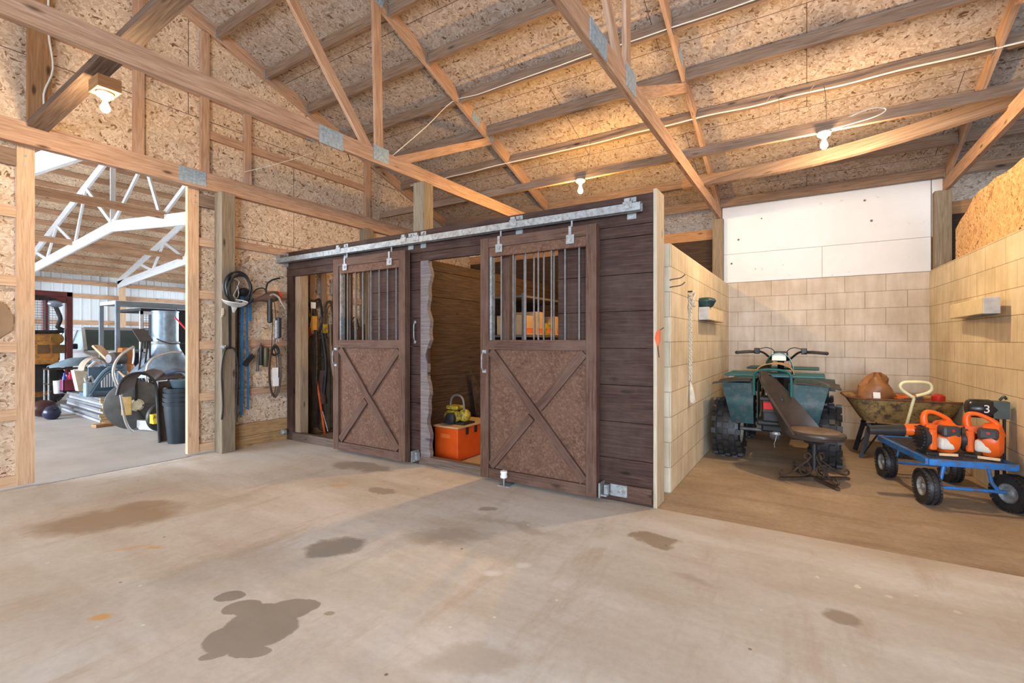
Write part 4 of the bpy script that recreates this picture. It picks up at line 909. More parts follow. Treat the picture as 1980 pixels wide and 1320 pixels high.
g=MB(); g.grid(lambda u,v:(.17*math.cos(math.pi*u)*(1-.25*v),-.05+.62*v,.86+.14*math.sin(math.pi*u)**.6*(1-.1*v)),12,8,.01); g.build('seat',plain('tan_seat',(.42,.22,.08),.6,0,.3),q,True)
g=MB(); g.grid(lambda u,v:(.14*math.cos(math.pi*u)*(1-.2*v),.56+.42*v,.84+.26*math.sin(math.pi*u)**.7*(1-.0*v)-.03*v),12,8,.01); tk=g.build('fuel_tank',plain('gloss_green',(.01,.09,.05),.25),q,True)
g=MB(); g.obox((0,.575,1.055),(.07,0,0),(0,.02,.04),(0,-.004,.002)); g.build('sticker',PAPER,tk)
g=MB(); g.box(-.09,.09,-.36,-.30,.44,.70); g.box(-.14,.14,-.34,-.1,.40,.46); g.box(-.12,.12,-.1,1.3,.30,.52); g.build('frame_body',DARKM,q,bev=.02)
g=MB(); g.box(-.105,.10,-.40,-.361,.66,.69); g.box(-.08,.08,-.385,-.361,.54,.66); tl=g.build('tail_light_housing',BLKPL,q,bev=.005)
TL=NT('tail_lens',.2); TL.col((.75,.015,.015)); TL.b.inputs['Coat Weight'].default_value=.5
g=MB(); g.box(-.075,.075,-.402,-.3855,.57,.645); g.build('tail_light',TL.m,tl,bev=.006)
g=MB(); g.box(-.055,.02,-.366,-.3605,.71,.78); g.build('sticker',PAPER,q)
g=MB(); g.lathe([(.02,0),(.05,.02),(.06,.18),(.05,.36),(.02,.38)],(.22,-.32,.58),(0,1,0),16,sx=1,sy=1.3); g.build('muffler',plain('muffler_tan',(.30,.22,.18),.55,.3),q,True)
g=MB(); g.tube([(-.45,.68,1.10),(-.27,.72,1.115),(-.18,.78,1.10),(-.09,.84,1.02),(0,.85,1.005),(.09,.84,1.02),(.18,.78,1.10),(.27,.72,1.115),(.45,.68,1.10)],.0125,10); hb=g.build('handlebar',DARKM,q,True)
for sg in(-1,1):
    g=MB(); g.cyl((sg*.30,.712,1.112),(sg*.45,.68,1.10),.018); g.ball((sg*.455,.679,1.10),.02); g.build('grip',BLKPL,hb,True)
    g=MB(); g.box(sg*.24-.03,sg*.24+.03,.70,.76,1.085,1.155); g.build('switch_housing',BLKPL,hb,bev=.008)
    g=MB(); g.tube([(sg*.25,.66,1.10),(sg*.33,.60,1.10),(sg*.44,.59,1.09)],.006); g.build('brake_lever',DARKM,hb,True)
    g=MB(); g.tube([(sg*.22,.74,1.14),(sg*.14,.76,1.16),(sg*.07,.84,1.12),(sg*.04,.9,1.0)],.005); g.build('brake_cable',BLKPL,hb,True)
g=MB(); g.box(-.075,.075,.80,.92,1.0,1.115); g.cyl((0,.9,.7),(0,.86,1.02),.035); g.build('headstock_cover',BLKPL,q,bev=.02)
g=MB(); g.box(-.2,.2,1.46,1.50,.45,.80); g.tube([(-.25,1.2,.5),(-.25,1.5,.5),(-.22,1.52,.75),(.22,1.52,.75),(.25,1.5,.5),(.25,1.2,.5)],.015,8,smooth=0); g.build('front_bumper',DARKM,q)
# ======================= SWIVEL CHAIR =======================
ch=thing('swivel_bar_chair','brown vinyl shell swivel chair on wrought iron scroll base before quad bike','chair',(.03,5.03,0),-.42,local=True)
VIN=plain('brown_vinyl',(.055,.042,.036),.35,0,.35,6); VINL=plain('dusty_vinyl',(.17,.12,.085),.7,0,.3,10)
g=MB()
def shell(u,v):
    # v 0 at the seat, 1 at the top; u across. chair faces +x
    a=(u-.5)*2; wd=(.24*(1-v)**.65+.085*v) if v<.98 else .08
    wrap=.16*(1-v)**1.1+.02
    x=-.20-.23*v**1.15+wrap*abs(a)**2.2*1.0
    z=.42+.53*v-.035*abs(a)**3*v+ (-.05*(1-v)*(1-abs(a)))
    return (x,a*wd,z)
g.grid(shell,20,16,.022); g.build('backrest',VIN,ch,True)
g=MB(); g.lathe([(.001,-.055),(.13,-.05),(.215,-.03),(.232,0),(.228,.018),(.20,.032),(.10,.040),(.001,.042)],(.03,0,.405),n=36,sx=1.05,sy=.92); g.build('seat',VIN,ch,True)
g=MB(); g.lathe([(.200,.0),(.19,.0085),(.10,.016),(.001,.018)],(.03,0,.436),n=36,sx=1.05,sy=.92); g.build('seat_top',VINL,ch,True)
g=MB(); g.cyl((.03,0,.09),(.03,0,.36),.024,n=14); g.cyl((.03,0,.33),(.03,0,.36),.08,.10,n=14); g.build('pedestal',DARKM,ch,True)
for k in range(4):
    a=math.pi/4+.2+k*math.pi/2; dx,dy=math.cos(a),math.sin(a)
    P_=lambda r,z:(.03+dx*r,dy*r,z)
    g=MB(); g.bar(P_(.0,.016),P_(.30,.012),.034,.020); g.ball(P_(.30,.01),.02,1,1,.6)
    g.tube([P_(.02,.20),P_(.05,.235),P_(.085,.23),P_(.09,.20),P_(.07,.19)],.008,6)
    g.tube([P_(.03,.21),P_(.06,.17),P_(.12,.13),P_(.20,.07),P_(.27,.04),P_(.305,.045),P_(.31,.07),P_(.29,.085),P_(.275,.07)],.009,6)
    g.tube([P_(.06,.15),P_(.03,.10),P_(.06,.05),P_(.11,.05),P_(.13,.085),P_(.11,.11),P_(.085,.10)],.008,6)
    g.build('base_leg',RUST,ch,True)
g=MB(); g.lathe([(.02,0),(.035,.01),(.03,.03)],(-.20,-.20,.38),n=8); g.tube([(-.2,-.2,.38),(-.205,-.21,.33),(-.22,-.2,.30),(-.21,-.21,.27)],.003,5); g.build('loose_thread',STEEL,ch)
# ======================= GARDEN CART =======================
ca=math.atan2(.215,.977)
ct=thing('garden_cart','blue wire mesh garden cart with black pneumatic wheels carrying the two blowers','cart',(.925,5.17,0),ca,local=True)
HW,HL,DZ=.255,.46,.335
g=MB()
for x in(-HW,HW): g.bar((x,-HL,DZ),(x,HL,DZ),.035,.045)
for y in(-HL,HL): g.bar((-HW,y,DZ),(HW,y,DZ),.035,.045)
g.build('deck_frame',BLUEP,ct,bev=.003)
g=MB()
for i in range(1,34): y=-HL+2*HL*i/34; g.cyl((-HW,y,DZ+.012),(HW,y,DZ+.012),.0022,n=5)
for i in range(1,19): x=-HW+2*HW*i/19; g.cyl((x,-HL,DZ+.015),(x,HL,DZ+.015),.0022,n=5)
g.build('deck_mesh',plain('grimy_mesh',(.13,.10,.10),.6,.4),ct)
for y,s_ in((-HL+.07,1),(HL-.09,1)):
    g=MB(); g.tube([(-.19,y,.14),(-.15,y,.20),(-.13,y,.31)],.013,8,smooth=0); g.tube([(.19,y,.14),(.15,y,.20),(.13,y,.31)],.013,8,smooth=0); g.cyl((-.23,y,.135),(.23,y,.135),.013); g.build('axle_bracket',BLUEP,ct,True)
    for sg in(-1,1):
        if y<0 and sg>0: c_=(.27,y,.132); ax=(1,.35,0)
        else: c_=(sg*.235,y,.132); ax=(1,0,0)
        tire(ct,c_,.132,.085,ax,'wheel',3,28,WHITEP if False else STEEL)
g=MB(); g.tube([(0,HL+.02,.30),(0,HL+.05,.48),(0,HL+.02,.62)],.012,8,smooth=0)
g=MB(); g.tube([(-.03,HL+.03,.30),(-.035,HL+.04,.45),(.02,HL+.03,.715)],.013,10,smooth=0)
g.tube([(.02,HL+.03,.715),(-.06,HL+.03,.775),(-.085,HL+.03,.82),(-.06,HL+.03,.855),(.0,HL+.03,.862),(.09,HL+.03,.862),(.14,HL+.03,.845),(.15,HL+.03,.80),(.12,HL+.03,.765),(.035,HL+.03,.735)],.014,10,smooth=3); g.build('pull_handle',CREAM,ct,True)
# ---- blowers
def blower(loc,rz,label):
    b=thing('leaf_blower',label,'leaf blower',loc,rz,local=True)
    G=ORANGE
    g=MB(); g.lathe([(.02,-.075),(.09,-.07),(.125,-.045),(.135,0),(.12,.04),(.08,.062),(.02,.065)],(.055,.0,.135),(1,0,0),28); g.build('fan_housing',G,b,True)
    g=MB(); g.lathe([(.02,-.02),(.07,-.018),(.095,0),(.095,.03),(.06,.045)],(-.075,0,.125),(-1,0,0),24)
    for k in range(7):
        g.obox((-.118,0,.05+.025*k),(.006,0,0),(0,.085*math.sqrt(max(.05,1-((k-3)/3.6)**2)),0),(0,0,.006))
    g.build('engine_grille',BLKPL,b,True)
    g=MB(); g.box(-.085,-.035,-.09,.09,.04,.20); g.build('housing_panel',G,b,bev=.015)
    g=MB(); g.box(-.035,.06,-.125,-.02,.055,.145); g.build('fuel_tank',plain('milky_tank',(.70,.66,.58),.35),b,bev=.018)
    g=MB(); g.box(-.02,.095,-.13,-.02,.150,.235); cv=g.build('filter_cover',plain('dark_grey_plastic',(.05,.052,.056),.4),b,bev=.02)
    g=MB(); g.cyl((.04,-.128,.205),(.04,-.136,.205),.011); g.build('knob',REDP,cv,True)
    # handle arch with grip hole
    g=MB(); g.tube([(-.07,.0,.19),(-.085,.0,.26),(-.075,.0,.315),(-.03,.0,.325),(.03,.0,.30),(.075,.0,.265),(.09,.0,.22),(.10,.0,.17)],lambda f:.021+.006*math.cos(f*6.28),10); g.obox((.0,0,.205),(.09,0,0),(0,.045,0),(0,0,.025)); g.build('handle',G,b,True)
    g=MB(); g.tube([(-.02,.06,.17),(-.10,.09,.165),(-.17,.10,.16)],lambda f:.05-.004*f,14); g.build('outlet',G,b,True)
    g=MB(); g.tube([(-.165,.10,.16),(-.32,.10,.15),(-.42,.10,.145)],lambda f:.044-.008*f,14); g.build('blower_tube',BLKPL,b,True)
    g=MB(); g.box(-.10,.11,-.07,.08,.0,.022); g.build('base_foot',BLKPL,b,bev=.006)
    g=MB(); g.box(-.02,.10,-.074,-.0705,.0,.02); g.build('label_strip',LBL,b)
    return b
DT=DZ+.024
blower((.865,4.905,DT),.28,'orange leaf blower with long black tube resting along the cart')
b2=blower((1.13,4.935,DT),-.28,'orange leaf blower beside the side wall on the cart')
# ======================= WHEELBARROW =======================
wb=thing('wheelbarrow','rusty yellow steel wheelbarrow loaded with scrap against the back block wall','wheelbarrow',(.83,6.45,0),.06,local=True)
WBM=plain('rusted_yellow',(.40,.27,.10),.7,.1,.3,7,dirt=(.10,.06,.05))
def tray(rx0,z): return None
g=MB()
def rect(z,x0,x1,y0,y1,r,n=6):
    pts=[]
    for cx,cy,a0 in((x1-r,y1-r,0),(x0+r,y1-r,90),(x0+r,y0+r,180),(x1-r,y0+r,270)):
        for i in range(n+1): a=math.radians(a0+90*i/n); pts.append((cx+r*math.cos(a),cy+r*math.sin(a),z))
    return pts
g.ring([rect(.385,-.32,.34,-.19,.19,.10),rect(.50,-.39,.41,-.26,.26,.13),rect(.635,-.47,.47,-.33,.33,.15),rect(.64,-.485,.485,-.345,.345,.155),rect(.645,-.47,.47,-.33,.33,.15),rect(.635,-.455,.455,-.32,.32,.145),rect(.51,-.37,.39,-.245,.245,.12),rect(.40,-.3,.32,-.17,.17,.09)],True,True); g.build('tray',WBM,wb,True)
g=MB(); g.tube([rect(.64,-.485,.485,-.345,.345,.155)[i] for i in range(0,28,1)],.010,6,loop=True,smooth=0); g.build('rim',plain('dark_rust',(.16,.07,.035),.8,.1,.4,14),wb,True)
for sg in(-1,1):
    g=MB(); g.tube([(-.30,sg*.12,.34),(-.25,sg*.17,.355),(.3,sg*.22,.345),(.70,sg*.26,.47)],.017,8,smooth=0); g.build('rail',DARKM,wb,True)
    g=MB(); g.bar((-.27,sg*.17,.36),(-.35,sg*.21,.0),.045,.012); g.bar((-.15,sg*.17,.35),(-.33,sg*.21,.05),.02,.01); g.build('leg',DARKM,wb)
    g=MB(); g.cyl((.66,sg*.258,.458),(.77,sg*.266,.50),.021); g.build('grip',BLKPL,wb,True)
g=MB(); g.bar((.2,-.2,.3),(.24,-.24,.0),.04,.012); g.bar((.2,.2,.3),(.24,.24,0),.04,.012); g.build('brace',DARKM,wb)
tire(wb,(.02,.02,.15),.15,.08,(0,1,0),'wheel',3,24,DARKM)
g=MB(); rr=random.Random(11)
rings=[]
for i in range(9):
    f=i/8; r0=[.12,.13,.135,.125,.12,.105,.08,.07,.03][i]; rings.append([(-.22+(r0*(1+.16*math.sin(3*a+i)+.1*math.sin(5*a+2*i))*1.25)*math.cos(a)+.03*f,-.04+r0*(1+.15*math.sin(2*a+i*.8))*math.sin(a),.585+.29*f+.03*math.sin(3*a)*f) for a in [2*math.pi*j/18 for j in range(18)]])
g.M=Matrix.Translation((.83,6.45,0))@Matrix.Rotation(.06,4,'Z'); g.ring(rings); tag(g.build('brown_paper_bag',plain('brown_wrap',(.27,.12,.045),.4,0,.35,7),None,True),'crumpled shiny brown bag standing in the wheelbarrow','bag')
def inwb(name,mat,label,cat,fn,smooth=True):
    g=MB(); g.M=Matrix.Translation((.83,6.45,0))@Matrix.Rotation(.06,4,'Z'); fn(g); return tag(g.build(name,mat,None,smooth),label,cat)
inwb('white_label_scrap',PAPER,'small white label stuck on the brown bag','label',lambda g:g.obox((-.22,-.215,.66),(.03,0,0),(0,.003,.0),(0,.01,.04)),False)
inwb('orange_cord_heap',ORANGED,'tangled orange cord lying in the wheelbarrow','cord',lambda g:[g.tube([(.02+.17*math.cos(a*1.1+k)*(1-.05*k),.0+.15*math.sin(a+k*.7),.62+.012*k+.02*math.sin(a*2+k)) for a in [i*.52 for i in range(12)]],.009,6,loop=False) for k in range(5)])
inwb('scrap_sheet',plain('scrap_dark',(.05,.045,.055),.6),'dark folded sheet among scraps in the wheelbarrow','scrap',lambda g:(g.obox((.02,-.16,.63),(.13,.0,.03),(0,.08,.0),(0,0,.012)),g.obox((.12,-.02,.62),(.16,0,-.02),(0,.1,.01),(0,0,.01))),False)
inwb('red_canister',REDP,'red round canister at the far end of the wheelbarrow','canister',lambda g:g.lathe([(.001,0),(.05,.0),(.055,.02),(.055,.1),(.03,.12)],(.30,-.1,.58)))
inwb('rust_scraps',plain('rust_scrap',(.22,.08,.03),.8,0,.4,20),'layer of rusty scraps filling the wheelbarrow tray','scraps',lambda g:[g.obox((-.3+.6*rr.random(),-.2+.4*rr.random(),.585+.03*rr.random()),(.08*rr.random()+.03,.03*rr.random(),.02*rr.random()),(-.02*rr.random(),.05,.0),(0,0,.012)) for k in range(26)],False)['kind']='stuff'
# ======================= TROLLING MOTOR ON THE SIDE WALL =======================
tm=thing('outboard_motor_head','black electric outboard motor standing upright against the side block wall','outboard motor',(1.2,5.08,0))
g=MB(); g.lathe([(.02,0),(.06,.004),(.072,.02),(.074,.13),(.065,.15),(.06,.2),(.03,.215)],(1.065,5.05,.715),(1,.08,0),24); g.build('motor_head',plain('gloss_black',(.02,.02,.022),.25),tm,True)
g=MB(); g.box(1.21,1.30,5.0,5.1,.65,.78); g.tube([(1.25,5.03,.79),(1.27,5.02,.82),(1.29,5.05,.80)],.01); g.build('mount_bracket',plain('green_black',(.05,.07,.065),.4),tm,bev=.01)
g=MB(); g.cyl((1.245,5.07,.0),(1.245,5.07,.66),.014); g.cyl((1.285,5.07,.0),(1.285,5.07,.68),.010); g.build('shaft',DARKM,tm,True)
bpy_txt=bpy.data.curves.new('number_mark','FONT'); bpy_txt.body='3'; bpy_txt.size=.10; bpy_txt.extrude=.002; bpy_txt.align_x='CENTER'; bpy_txt.align_y='CENTER'
def text(body,size,loc,rot,mat,par,name='lettering',ext=.001,sx=1):
    if 0: pass
    c_=bpy.data.curves.new(name,'FONT'); c_.body=body; c_.size=size; c_.extrude=ext; c_.align_x='CENTER'; c_.align_y='CENTER'; c_.materials.append(mat)
    tmp=bpy.data.objects.new('tmp',c_); C.objects.link(tmp); me=bpy.data.meshes.new_from_object(tmp.evaluated_get(bpy.context.evaluated_depsgraph_get())); bpy.data.objects.remove(tmp); me.materials.clear(); me.materials.append(mat)
    o=bpy.data.objects.new(name,me); C.objects.link(o); o.parent=par; o.location=loc; o.rotation_euler=rot; o.scale=(sx,1,1); return o
bpy.data.curves.remove(bpy_txt)
text('3',.085,Vector((1.165,4.968,.72))-Vector((1.2,5.08,0)),(math.pi/2,0,.08),WHITEP,tm,'number_mark')
# ======================= WORKSHOP SHELL =======================
XR,HS=-12.8,7.05     # ridge line, half span
def zs(x): return 3.12+.30*(HS-abs(x-XR))       # underside of workshop rafters
m=NT('ribbed_metal_wall',.5,.1,.4); sxyz=m.n('ShaderNodeSeparateXYZ'); m.l(m.tc.outputs['Object'],sxyz.inputs[0])
m.col(m.mix(m.ramp(m.noise(m.tc.outputs['Object'],.8,3),[(.3,0.0),(.7,1.0)]),(.66,.72,.76),(.78,.83,.86))); RIBM=m.m
g=MB()
y=-6.5
prof=[]
while y<14.2:
    prof+=[(y,0),(y+.17,0),(y+.18,.022),(y+.21,.022),(y+.2286,0)]; y+=.2286
vs=[(-20.05+d,yy,z) for z in(0,3.5) for yy,d in prof]; n=len(prof)
g.add(vs,[[i,i+1,n+i+1,n+i] for i in range(n-1)]); struct(g.build('wall_workshop_far',RIBM))
g=MB()
for a,b in((-20.1,-17.2),(-8.2,-5.7)):
    g.box(a,b,14.0,14.05,0,3.4,True)
g.box(-20.1,-5.7,14.0,14.05,3.55,5.3,True); struct(g.build('wall_workshop_end',OSB))
g=MB(); g.box(XL-.04,XL-.02,7.5,14,0,3.3,True); g.box(XL-.04,XL-.02,-6.5,-5.2,0,3.3,True); struct(g.build('wall_workshop_side',OSB))
g=MB()
OSBW=osb('osb_workshop_roof',(1.0,.93,.86),True,1.15)
for xa,xb in((XR,XR-HS-.3),(XR,XR+HS-.02)):
    za,zb_=zs(xa)+.31,zs(xb)+.31
    vs=[(xa,-6.5,za),(xa,14,za),(xb,14,zb_),(xb,-6.5,zb_)]; vs+=[(x,y,z+.02) for x,y,z in vs]
    L=math.hypot(xb-xa,zb_-za)
    g.add(vs,[[0,1,2,3],[7,6,5,4],[0,4,5,1],[1,5,6,2],[2,6,7,3],[3,7,4,0]],[[(-6.5,0),(14,0),(14,L),(-6.5,L)]]+[[(0,0)]*4]*5)
struct(g.build('ceiling_workshop',OSBW))
SP=['nearest the photographer','second','third','fourth','fifth','sixth']
WP=wood('workshop_purlin',(.40,.22,.12),(.60,.37,.23),(.72,.50,.34))
for s_ in(-1,1):
    d=.25
    k=0
    while d<HS:
        x=XR+s_*d; k+=1
        g=MB(); g.box(x-.02,x+.02,-6.4,13.9,zs(x)+.185,zs(x)+.302)
        tag(g.build('workshop_purlin',WP),'pale workshop roof purlin, number %d from the ridge towards the %s wall'%(k,'metal' if s_<0 else 'dividing'),'purlin','workshop roof purlins'); d+=.62
def shop_truss(y,label):
    t=thing('scissor_truss',label,'roof truss',(XR,y,3.1)); T=.045
    zk=3.62; g=MB(); g.bar((XR-HS,y,3.12),(XR,y,zk+.10),T,.23); g.build('bottom_chord',WHITEW,t)
    g=MB(); g.bar((XR,y,zk+.10),(XR+HS,y,3.12),T,.23); g.build('bottom_chord',WHITEW,t)
    for s_ in(-1,1):
        g=MB(); g.bar((XR,y,zs(XR)+.09),(XR+s_*HS,y,zs(XR+HS)+.09),T,.18); g.build('top_chord',WHITEW,t)
        bz=lambda d:3.72-(3.72-3.12)*d/HS
        pts=[(0.02,0),(1.5,1),(1.55,0)][:0]
        for d0,d1 in((.05,1.55),(2.3,1.6),(2.35,3.6),(4.4,3.65),(4.45,5.3)):
            a,b=(d0,bz(d0)+.08),(d1,zs(XR+d1)+.03)
            g=MB(); g.bar((XR+s_*a[0],y,a[1]),(XR+s_*b[0],y,b[1]),.038,.085); g.build('web',WHITEW,t)
    g=MB(); g.bar((XR,y,3.8),(XR,y,zs(XR)+.05),.038,.09,(1,0,0)); g.build('web',WHITEW,t)
    g=MB(); g.box(XR-.16,XR+.16,y-.028,y-.023,3.60,3.86); g.build('nail_plate',plain('white_plate',(.75,.78,.8),.5),t)
    for s_ in(-1,1):
        x=XR+s_*(HS-.05); g=MB(); g.box(x-.08,x+.08,y+.03,y+.17,0,3.2) if s_<0 else None
        if s_<0: g.build('post',PINEL,t)
for i,y in enumerate((-.7,1.7,4.1,6.5,8.9)): shop_truss(y,['white scissor truss of the workshop far towards its open end','white scissor truss of the workshop just before the opening edge','white scissor truss spanning the workshop opening view','white scissor truss next behind, landing by the ribbed wall post','white scissor truss farthest along the workshop'][i])
for x,z in((-10.3,3.50),(-15.2,3.52),(-12.1,3.9)):
    g=MB(); g.box(x-.045,x+.045,-6.3,13.8,z+.13,z+.17); g.box(x-.045,x-.01,-6.3,13.8,z+.04,z+.13); tag(g.build('lateral_brace',WP),'long brown lateral brace board over the workshop trusses at %s'%('the near side' if x==-10.3 else 'the ridge' if x==-12.1 else 'the far side'),'brace')
for z,lb in((3.12,'eave girt board along the top of the ribbed metal wall'),(2.68,'upper girt board on the ribbed metal wall'),(1.82,'middle girt board on the ribbed metal wall'),(.92,'low girt board on the ribbed metal wall')):
    g=MB(); g.box(-20.02,-19.97,-6.4,13.9,z-.07,z+.07); tag(g.build('wall_girt',WP),lb,'girt')
# ======================= WORKSHOP CONTENTS =======================
def V(u,v,x): return at(u,v,x=x)
# nested pots
for i in range(4):
    g=MB(); h0=.0+.055*i; r=.172-.0015*i
    g.lathe([(.115,h0+.01),(.12,h0),(r-.012,h0+.40),(r-.010,h0+.455),(r,h0+.458),(r+.004,h0+.50),(r-.006,h0+.502),(r-.014,h0+.46),(.112,h0+.02)],(-6.52,2.745,.0),n=28)
    tag(g.build('plant_pot',plain('blue_black_pot%d'%i,(.010,.020,.030),.4),None,True),'%s black plastic pot of the nested stack beside the fender'%['outermost','second','third','innermost'][i],'pot','nested black pots')
g=MB(); g.lathe([(.09,0),(.10,.01),(.125,.085),(.13,.09),(.12,.10),(.1,.02)],(-6.52,2.77,.665),n=24); tag(g.build('ribbed_tub',plain('slate_tub',(.08,.13,.16),.45),None,True),'small slate blue tub set on top of nested pots','tub')
g=MB(); g.grid(lambda u,v:(-6.95-.16*v+.05*math.sin(u*3),2.75+.30*u,.80+.05*math.sin(u*math.pi)+.05*u*v),10,6,.02); g.cyl((-7.0,2.95,0),(-7.0,2.95,.80),.015)
tag(g.build('moulded_stool',plain('navy_seat',(.05,.08,.14),.4),None,True),'dark blue moulded seat on a post behind the pots','seat')
# fender
t=thing('tractor_fender','dark brown steel tractor fender standing on end beside the nested pots','fender',(-6.8,2.6,0))
FB=plain('brown_black_paint',(.075,.05,.038),.4,.2,.4,8)
pr=[(2.60,.0),(2.585,.3),(2.57,.62),(2.55,.74),(2.48,.83),(2.38,.86),(2.28,.83),(2.21,.75),(2.18,.62)]
g=MB(); g.ring([[(-6.70,y,z),(-6.98,y+.26,z+.03),(-6.98,y+.26,z+.018),(-6.70,y,z-.012)] if k>2 else [(-6.70,y,z),(-6.98,y+.16,z),(-6.98,y+.175,z),(-6.70,y+.015,z)] for k,(y,z) in enumerate(pr)]); g.build('fender_skin',FB,t,True)
g=MB(); g.tube([(-6.69,y,z) for y,z in pr],.016,8); g.build('rolled_edge',DARKM,t,True)
g=MB(); g.prism([(-6.72,2.60,0),(-6.72,2.60,.74),(-6.78,2.86,.74),(-6.78,2.80,0)],(-.01,0,0)); g.prism([(-6.70,2.56,.75),(-6.74,2.9,.77),(-7.05,2.98,.80),(-7.02,2.66,.80)],(0,0,.012)); g.build('side_panel',FB,t)
w_=thing('spoked_wheel','dark spoked wheel standing behind the tractor fender','wheel',(-7.15,2.62,0)); tire(w_,(-7.5,2.93,.20),.20,.07,(1,.3,0),'tyre',3,24,RUST,False)
# exercise machine with the disc
t=thing('exercise_machine','grey disc machine with curved chrome handles before the board stack','exercise machine',(-8.0,2.8,0))
nrm=Vector((.93,-.36,0)).normalized(); c0=Vector((-7.96,2.80,.345))
g=MB(); g.lathe([(.001,0),(.33,0),(.34,.008),(.34,.02),(.33,.028),(.001,.028)],c0,nrm,48); g.build('disc',plain('grey_disc',(.10,.105,.11),.5,.3),t,True)
g=MB(); g.lathe([(.001,0),(.32,0),(.33,.01),(.32,.03),(.001,.03)],c0+Vector((-.12,.10,0)),nrm,40); g.build('rear_disc',RUST,t,True)
g=MB(); g.lathe([(.001,.03),(.085,.03),(.085,.06),(.06,.085),(.001,.09)],c0+Vector((0,.02,.0)),nrm,24); g.build('hub_cover',plain('cream_plastic',(.62,.62,.50),.4),t,True)
lat=Vector((.36,.93,0))
g=MB(); g.obox(c0+nrm*.10-lat*.09,lat*.055,nrm*.02,Vector((.0,0,.125))); g.build('yellow_pad',plain('foam_yellow',(.66,.48,.20),.8),t,bev=.008)
CHR=plain('chrome_tube',(.62,.64,.66),.25,.8,.1,6)
X=-7.78
hp=[(259,670),(246,677),(232,688),(222,704),(219,722),(224,740),(232,758),(237,785),(241,808),(248,826),(258,836)]
g=MB(); g.tube([V(u,v,X+.0) for u,v in hp],.017,10); g.build('handle_tube',CHR,t,True)
g=MB(); g.tube([V(259,670,X),V(259,690,X),V(257,703,X)],.010,8); g.build('handle_tube',CHR,t,True)
g=MB(); g.tube([V(u,v,-8.0) for u,v in((287,747),(283,728),(285,708),(294,694),(310,686),(330,681),(352,681))],.017,10); g.build('handle_tube',CHR,t,True)
g=MB(); g.bar(c0+Vector((0,0,-.33)),c0+Vector((.3,.12,-.335)),.05,.03); g.bar(c0+nrm*.05,c0+nrm*.09+lat*.27+Vector((0,0,-.02)),.03,.02); g.bar(c0+nrm*.05,c0+nrm*.06+lat*.14+Vector((0,0,-.33)),.03,.02); g.bar(c0+nrm*.04,c0+nrm*.04+Vector((0,0,.36)),.07,.03); g.build('frame',DARKM,t)
# plate on legs
t=thing('metal_plate_stand','dark sloping plate on thin tube legs behind the disc machine','stand',(-8.6,2.95,0))
X=-8.5
g=MB(); a,b,c_,d=[V(u,v,x) for u,v,x in((255,636,-8.8),(279,635,-8.8),(296,657,-8.4),(270,659,-8.4))]; g.prism([a,b,c_,d],(0,0,-.015)); g.build('plate',plain('brown_plate',(.07,.06,.055),.5,.2),t)
for p in([(275,658),(271,700),(264,742),(262,760)],[(286,658),(281,700),(276,745),(275,770)],[(290,657),(290,700),(291,740),(291,770)]):
    P=[V(u,v,-8.45) for u,v in p]; P[-1].z=max(P[-1].z,0); P.append(Vector((P[-1].x,P[-1].y,0))); g=MB(); g.tube(P,.012,6); g.build('leg',DARKM,t,True)
# feed hopper
t=thing('galvanised_hopper','large galvanised steel funnel hopper standing upright on legs','hopper',(-8.6,3.42,0))
cx,cy=-8.55,3.40; Z=plain('zinc_sheet',(.24,.34,.45),.35,.6,.4,5)
g=MB(); g.lathe([(.17,1.20),(.172,1.25),(.172,1.68),(.178,1.685),(.178,1.70),(.168,1.70),(.165,1.24)],(cx,cy,0),n=32,caps=False); g.build('barrel',Z,t,True)
g=MB(); g.lathe([(.44,.70),(.455,.69),(.455,.72),(.42,.78),(.34,.88),(.25,1.0),(.19,1.12),(.175,1.20),(.18,1.22)],(cx,cy,0),n=32,caps=False); g.build('cone',Z,t,True)
g=MB(); g.lathe([(.178,0),(.19,.01),(.19,.03),(.178,.04)],(cx,cy,1.185),n=32,caps=False); g.build('band',STEEL,t,True)
g=MB(); g.cyl((cx-.05,cy+.17,1.2),(cx-.05,cy+.17,1.78),.009); g.build('rod',DARKM,t)
for k in range(4):
    a=k*math.pi/2+.5; g=MB(); g.cyl((cx+.42*math.cos(a),cy+.42*math.sin(a),0),(cx+.42*math.cos(a),cy+.42*math.sin(a),.71),.014); g.build('leg',DARKM,t,True)
# stack of panels: near corner and far end sink
PANG=plain('grey_sheet',(.17,.175,.19),.6,0,.25,3); PANE=plain('sheet_edge_tan',(.50,.40,.22),.8,0,.3,9)
for i in range(9):
    t=thing('panel_sheet','%s grey and tan sheet in the low stack on the workshop floor'%['lowest','second','third','fourth','fifth','sixth','seventh','eighth','topmost'][i],'board',(-10.3,3.0,0),group='stacked sheets')
    j=R.random()*.05; L=2.3-(.06*i); th=.036
    dirx=Vector((-1,.07+.015*math.sin(i*2.1),-.022*i/9*.5)).normalized(); cn=Vector((-9.03-j*.4,2.72+j,.022+i*.042))
    yv=Vector((.07,1,0)).normalized()*(.42+.0*i)
    g=MB(); g.obox(cn+dirx*L/2+yv/2,dirx*L/2,yv/2,Vector((0,0,th/2))); g.build('sheet',PANG if i%3 else plain('pale_sheet%d'%i,(.32,.33,.35),.6,0,.2,3),t)
    g=MB(); g.obox(cn+yv/2+Vector((.012,0,0)),Vector((.011,0,0)),yv/2,Vector((0,0,th/2))); g.build('edge_band',PANE,t)
ZT=.022+8*.042+.02
# wood offcuts in front
for i,(u,v,l) in enumerate(((200,824,.22),(216,820,.18))):
    p=at(u,v,z=0); g=MB(); g.obox(p+Vector((0,0,.02)),(.06,.01,0),(0,l/2,0),(0,0,.02)); tag(g.build('wood_offcut',PINED),['short wood offcut on the floor by the sheet stack','smaller wood offcut next to the grey disc'][i],'wood')
